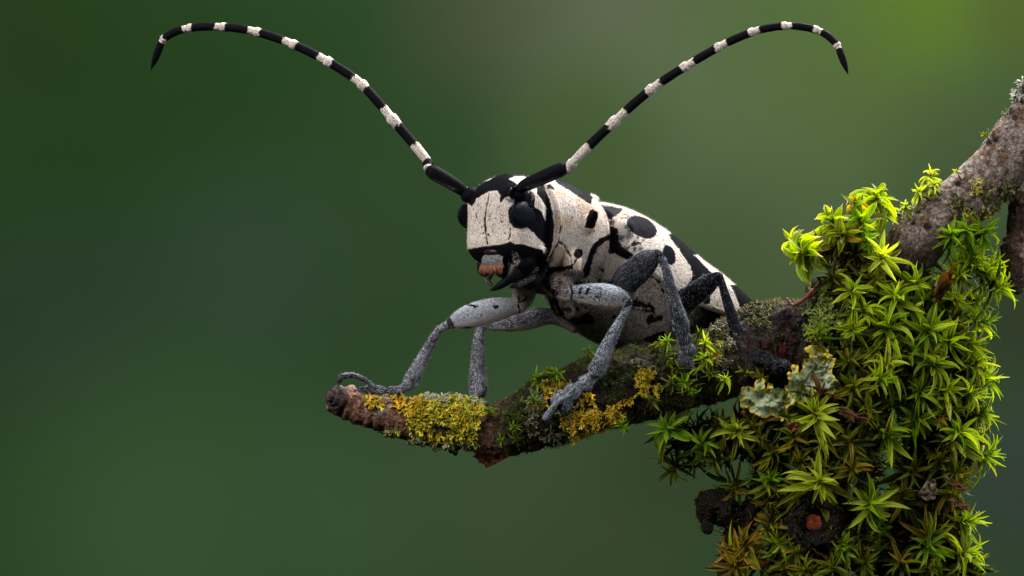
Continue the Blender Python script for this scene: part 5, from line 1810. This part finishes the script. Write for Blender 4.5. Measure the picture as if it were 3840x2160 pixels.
many(LO, [(3081, 1475, 110, dict(mat='brown', n=11, ang=70, flat=0.5)), (3364, 1705, 100, {}), (2528, 1762, 95, dict(ang=-110, flat=0.7)), (2758, 1830, 110, dict(ang=-95, flat=0.6)), (3490, 2010, 110, {}), (3180, 1660, 110, {}), (2980, 1650, 100, {}), (2850, 1640, 90, {}),
          (3420, 1770, 110, {}), (3200, 1760, 100, {}), (3520, 1720, 100, {}), (3000, 1730, 90, {}), (3380, 1860, 110, {}), (3200, 1450, 110, {}), (3180, 1350, 100, {}), (3420, 1400, 100, {}), (3250, 1540, 110, {}), (3380, 1480, 100, {}),
          (3530, 1560, 100, {}), (3155, 2035, 85, {}), (3240, 2110, 100, {}), (3380, 2110, 110, {}), (3490, 2131, 110, {}), (2960, 1840, 90, {}), (2940, 1560, 90, {}), (2600, 1740, 80, dict(ang=-95, flat=0.8)), (2680, 1720, 85, dict(ang=-85, flat=0.8)), (3560, 1850, 90, {}),
          (3480, 1330, 110, {}), (3300, 1300, 110, {}), (3280, 1050, 90, {}), (3500, 1110, 100, {}), (3000, 1480, 80, {}), (3100, 1660, 100, {}), (2820, 1600, 85, dict(ang=100, flat=.7)), (2700, 1590, 80, dict(ang=90, flat=.8))], n=17, mat='olive')
many(LA, [(2791, 2040, 125, dict(ang=120, flat=0.5)), (2892, 1963, 115, dict(ang=150, flat=0.5)), (2758, 2120, 120, dict(ang=-110, flat=0.5)), (2987, 2070, 95, dict(mat='olive')), (2920, 2040, 100, dict(mat='bright', ang=-60, flat=0.5)), (2850, 2110, 110, {}),
          (2730, 2060, 90, dict(ang=170, flat=0.8)), (2940, 2130, 100, dict(mat='olive')), (3020, 2140, 100, dict(mat='olive')), (3120, 2130, 100, dict(mat='olive')), (2880, 1880, 80, dict(mat='olive', ang=-70, flat=0.5))], n=17, mat='amber', kind='star')
many(LT, [(2012, 1415, 48, dict(ang=150, flat=0.7)), (2060, 1388, 40, dict(ang=120, flat=0.8, mat='olive')), (2090, 1400, 42, dict(mat='green')), (2000, 1498, 46, dict(mat='green', n=12)), (2472, 1290, 45, dict(mat='olive')), (2500, 1278, 40, {}),
          (2645, 1285, 62, dict(mat='bright')), (2640, 1340, 55, {}), (2500, 1345, 45, dict(mat='dark')), (2568, 1432, 55, {}), (2590, 1465, 55, dict(ang=-60, flat=0.6)), (2520, 1430, 48, dict(mat='dark')), (2720, 1420, 52, dict(mat='bright', ang=60, flat=0.7)),
          (2206, 1312, 36, dict(ang=90, flat=0.9, n=10)), (1833, 1535, 36, {}), (1945, 1515, 44, dict(mat='dark')), (2335, 1598, 48, dict(ang=-50, flat=0.7)), (1935, 1640, 40, dict(mat='dark')), (1900, 1560, 38, dict(mat='dark')), (2450, 1500, 40, dict(mat='dark')),
          (2660, 1400, 46, dict(mat='dark')), (2040, 1410, 36, dict(mat='dark')), (1925, 1600, 34, {}), (2545, 1380, 40, dict(mat='dark')), (2620, 1250, 40, dict(mat='dark')), (2800, 1400, 48, dict(mat='dark')), (2860, 1420, 50, dict(mat='olive')), (1880, 1650, 30, {})],
     n=12, mat='green', kind='star')


# --- dark mat of moss that fills the depths between the shoots
def mat_of_leaves(name, verts, faces, n, L0, L1, mats, label, cat, seed, parent_filter=None, out=0.15):
    rg = np.random.default_rng(seed)
    verts = np.asarray(verts)
    tri = np.array([f[:3] for f in faces if len(f) == 4] + [(f[0], f[2], f[3]) for f in faces if len(f) == 4])
    A_, B_, C_ = verts[tri[:, 0]], verts[tri[:, 1]], verts[tri[:, 2]]
    nr = np.cross(B_ - A_, C_ - A_)
    ar = np.linalg.norm(nr, axis=1)
    pick = rg.choice(len(tri), n, p=ar / ar.sum())
    r1, r2 = rg.random((n, 1)), rg.random((n, 1))
    fl_ = (r1 + r2 > 1)
    r1, r2 = np.where(fl_, 1 - r1, r1), np.where(fl_, 1 - r2, r2)
    p = A_[pick] + r1 * (B_ - A_)[pick] + r2 * (C_ - A_)[pick]
    nn = nr[pick] / ar[pick][:, None]
    if parent_filter is not None:
        k = parent_filter(proj(p), p)
        p, nn = p[k], nn[k]
    n = len(p)
    d = nn * 0.8 + rg.normal(size=(n, 3)) * 0.55
    d /= np.linalg.norm(d, axis=1)[:, None]
    side = np.cross(d, rg.normal(size=(n, 3))); side /= np.linalg.norm(side, axis=1)[:, None]
    upv = np.cross(side, d)
    L = rg.uniform(L0, L1, (n, 1)); W = L * rg.uniform(0.07, 0.13, (n, 1))
    rows = []
    uv = []
    for (t, wv, bd) in ((0, 0.6, 0), (0.35, 1.0, 0.06), (0.7, 0.7, 0.22)):
        c = p + d * L * t - upv * L * bd
        rows += [c - side * W * wv + upv * W * 0.5, c, c + side * W * wv + upv * W * 0.5]
        uv += [(t, 0), (t, 0.5), (t, 1)]
    rows.append(p + d * L - upv * L * 0.45); uv.append((1, 0.5))
    VV = np.stack(rows, 1).reshape(-1, 3)
    FF_ = []
    for i in range(n):
        o_ = i * 10
        for j in (0, 3):
            FF_.append((o_ + j, o_ + j + 1, o_ + j + 4, o_ + j + 3)); FF_.append((o_ + j + 1, o_ + j + 2, o_ + j + 5, o_ + j + 4))
        FF_.append((o_ + 6, o_ + 7, o_ + 9)); FF_.append((o_ + 7, o_ + 8, o_ + 9))
    o = obj(name, VV, FF_, mats[0], None)
    me_ = o.data
    for m_ in mats[1:]: me_.materials.append(m_)
    if len(mats) > 1:
        mi = np.repeat(rg.integers(0, len(mats), n), 6).astype(np.int32)
        if len(mi) == len(me_.polygons): me_.polygons.foreach_set('material_index', mi)
    ul = me_.uv_layers.new(name='UVMap')
    li = np.zeros(len(me_.loops), np.int32); me_.loops.foreach_get('vertex_index', li)
    ul.data.foreach_set('uv', np.array(uv, np.float32)[li % 10].ravel())
    tag(o, label, cat, kind='stuff')
    return o


cv, cf = merge(CORE[:3] + CORE[4:5])
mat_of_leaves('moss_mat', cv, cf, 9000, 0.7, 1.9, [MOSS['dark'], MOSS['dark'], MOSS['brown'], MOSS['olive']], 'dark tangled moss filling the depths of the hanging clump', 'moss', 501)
mat_of_leaves('moss_mat', CORE[3][0], CORE[3][1], 500, 0.4, 1.0, [MOSS['brown'], MOSS['dark']], 'brown withered moss on the thin hanging stem', 'moss', 502)
mat_of_leaves('moss_film', STUB[0][0], STUB[0][1], 1500, 0.12, 0.45, [MOSS['dark'], MOSS['dark'], MOSS['brown']], 'blackish moss film on the cut stub', 'moss', 506, lambda q, p: (fbm(p, 1.1, 3, 81) > 0.45) & (np.hypot(q[:, 0] - 3056, q[:, 1] - 1960) > 45))
mat_of_leaves('moss_film', BROKEN[0], BROKEN[1], 900, 0.10, 0.35, [MOSS['dark'], MOSS['brown'], MOSS['olive']], 'dark moss film on the broken stub', 'moss', 507)
mat_of_leaves('moss_mat', CORE[5][0], CORE[5][1], 900, 0.5, 1.2, [MOSS['olive'], MOSS['dark'], MOSS['brown']], 'olive and brown moss on the stem in the fork', 'moss', 503)


TARSI = np.concatenate([catmull(CH[k], 30)[:, :3] for k in ('LFa', 'LFb', 'LFc', 'LMa', 'LMc', 'LHa', 'LHc', 'LHt', 'LMt')])
TARSI_P = proj(TARSI)


def on_twig(q, p):
    n = fbm(p, 0.9, 3, 77)
    clear = np.full(len(q), True)
    for c in TARSI_P:
        clear &= np.hypot(q[:, 0] - c[0], q[:, 1] - c[1]) > 26
    return (q[:, 0] > 1850) & (n > 0.40) & clear


mat_of_leaves('moss_film', TV, TF, 30000, 0.10, 0.34, [MOSS['dark'], MOSS['dark'], MOSS['olive'], MOSS['brown']], 'fine dark moss film over the twig below the beetle', 'moss', 504, on_twig)


def on_limb(q, p):
    return (q[:, 1] > 830) & (fbm(p, 0.8, 3, 78) > 0.45)


mat_of_leaves('moss_film', LV, LF, 9000, 0.10, 0.30, [MOSS['dark'], MOSS['olive'], MOSS['brown']], 'thin dark moss film at the foot of the thick limb', 'moss', 505, on_limb)

# ------------------------------------------------------------------ buds, dead bits
def litter_material(name, c0, c1, rough=0.4, trans=0.2):
    t = NT(name)
    co = t.coord(1000.0)
    n = t.noise(co, 3.0, 4, 0.65)
    c = t.ramp(n, [(0.3, c0), (0.7, c1)])
    p = t.bsdf(c, rough, 0.45, t.bump(t.noise(co, 9.0, 3), 0.7, 0.1))
    tr = t.n('ShaderNodeBsdfTranslucent'); t.l(c, tr.inputs[0])
    mx = t.n('ShaderNodeMixShader'); mx.inputs[0].default_value = trans
    t.l(p, mx.inputs[1]); t.l(tr.outputs[0], mx.inputs[2])
    return t.done(mx.outputs[0])


MAT_BUD = litter_material('brown_bud', (0.012, 0.004, 0.002), (0.075, 0.024, 0.009), 0.35, 0.03)
MAT_TAN = litter_material('tan_litter', (0.14, 0.10, 0.055), (0.30, 0.23, 0.14), 0.35, 0.25)
MAT_ORG = litter_material('orange_litter', (0.20, 0.05, 0.012), (0.36, 0.12, 0.03), 0.4, 0.3)
MAT_RED = litter_material('red_litter', (0.05, 0.003, 0.003), (0.17, 0.012, 0.008), 0.45, 0.1)


def bud(rows, mat, label, name='bud', cat='bud'):
    v, f, info = tube([(*P(a_, b_, y), R_(r, y)) for (a_, b_, y, r) in rows], 40, 22)
    v = v + np.stack([(fbm(v, 1.8, 4, 33 + 7 * q_) - 0.5) * 0.55 for q_ in range(3)], 1) * np.clip(info[:, 2:3] / 0.4, 0.2, 1)
    o = obj(name, v, f, mat, None, origin=P(*rows[0][:3]))
    tag(o, label, cat)
    return o


for (bx_, by2, br, ba, lab) in ((3532, 1090, 120, 62, 'pointed brown bud held among the upper outer moss'), (3165, 1545, 110, -18, 'shiny brown bud lying beside the largest moss star'),
                               (3575, 1808, 90, -35, 'slim brown bud poking out of the lower outer moss'), (3590, 1888, 70, -28, 'short dark bud just below the slim brown bud')):
    shoot(bx_, by2, br, mat='brown', kind='broad', ang=ba, flat=0.85, n=13, label=lab, name='bud', cat='bud', open_=0.13, more=1.0, y=5.0 if bx_ > 3300 else 3.6)
bud([(2952, 1120, 6.5, 4), (2975, 1146, 6.3, 6), (3005, 1132, 6.2, 8), (3035, 1105, 6.3, 10), (3062, 1084, 6.4, 8), (3076, 1060, 6.5, 5), (3068, 1042, 6.5, 5)], MAT_RED, 'twisted dark red dry strand on the hump behind the beetle', 'dry_strand', 'strand')
for poly, yy, mat, lab in (([(3440, 1850), (3475, 1800), (3505, 1795), (3515, 1830), (3510, 1870), (3475, 1880), (3455, 1865)], 5.6, MAT_TAN, 'papery tan scrap of dead leaf in the lower outer moss'),
                           ([(3138, 2085), (3165, 2075), (3185, 2090), (3195, 2115), (3175, 2140), (3160, 2120), (3140, 2105)], 4.6, MAT_TAN, 'wet tan scrap below the cut stub'),
                           ([(3145, 2160), (3165, 2135), (3205, 2145), (3220, 2175), (3170, 2190)], 4.6, MAT_TAN, 'wet tan scrap at the lowest edge below the cut stub'),
                           ([(2955, 1585), (2990, 1580), (3030, 1600), (3010, 1615), (2975, 1620), (2950, 1605)], 4.0, MAT_ORG, 'crumpled orange leaf scrap beside the largest moss star'),
                           ([(2770, 1545), (2800, 1538), (2812, 1552), (2790, 1562)], 4.6, MAT_ORG, 'small orange leaf scrap left of the pale lichen'),
                           ([(2830, 2090), (2880, 2110), (2925, 2140), (2890, 2145), (2840, 2115)], 5.2, MAT_ORG, 'long orange dead leaf in the amber moss')):
    v, f, d = sheet(poly, yy, 0.05, 0.07, 0.45, int(yy * 31), 1.2, (0.2, -0.3))
    o = obj('leaf_scrap', v, f, mat, None)
    tag(o, lab, 'leaf scrap')
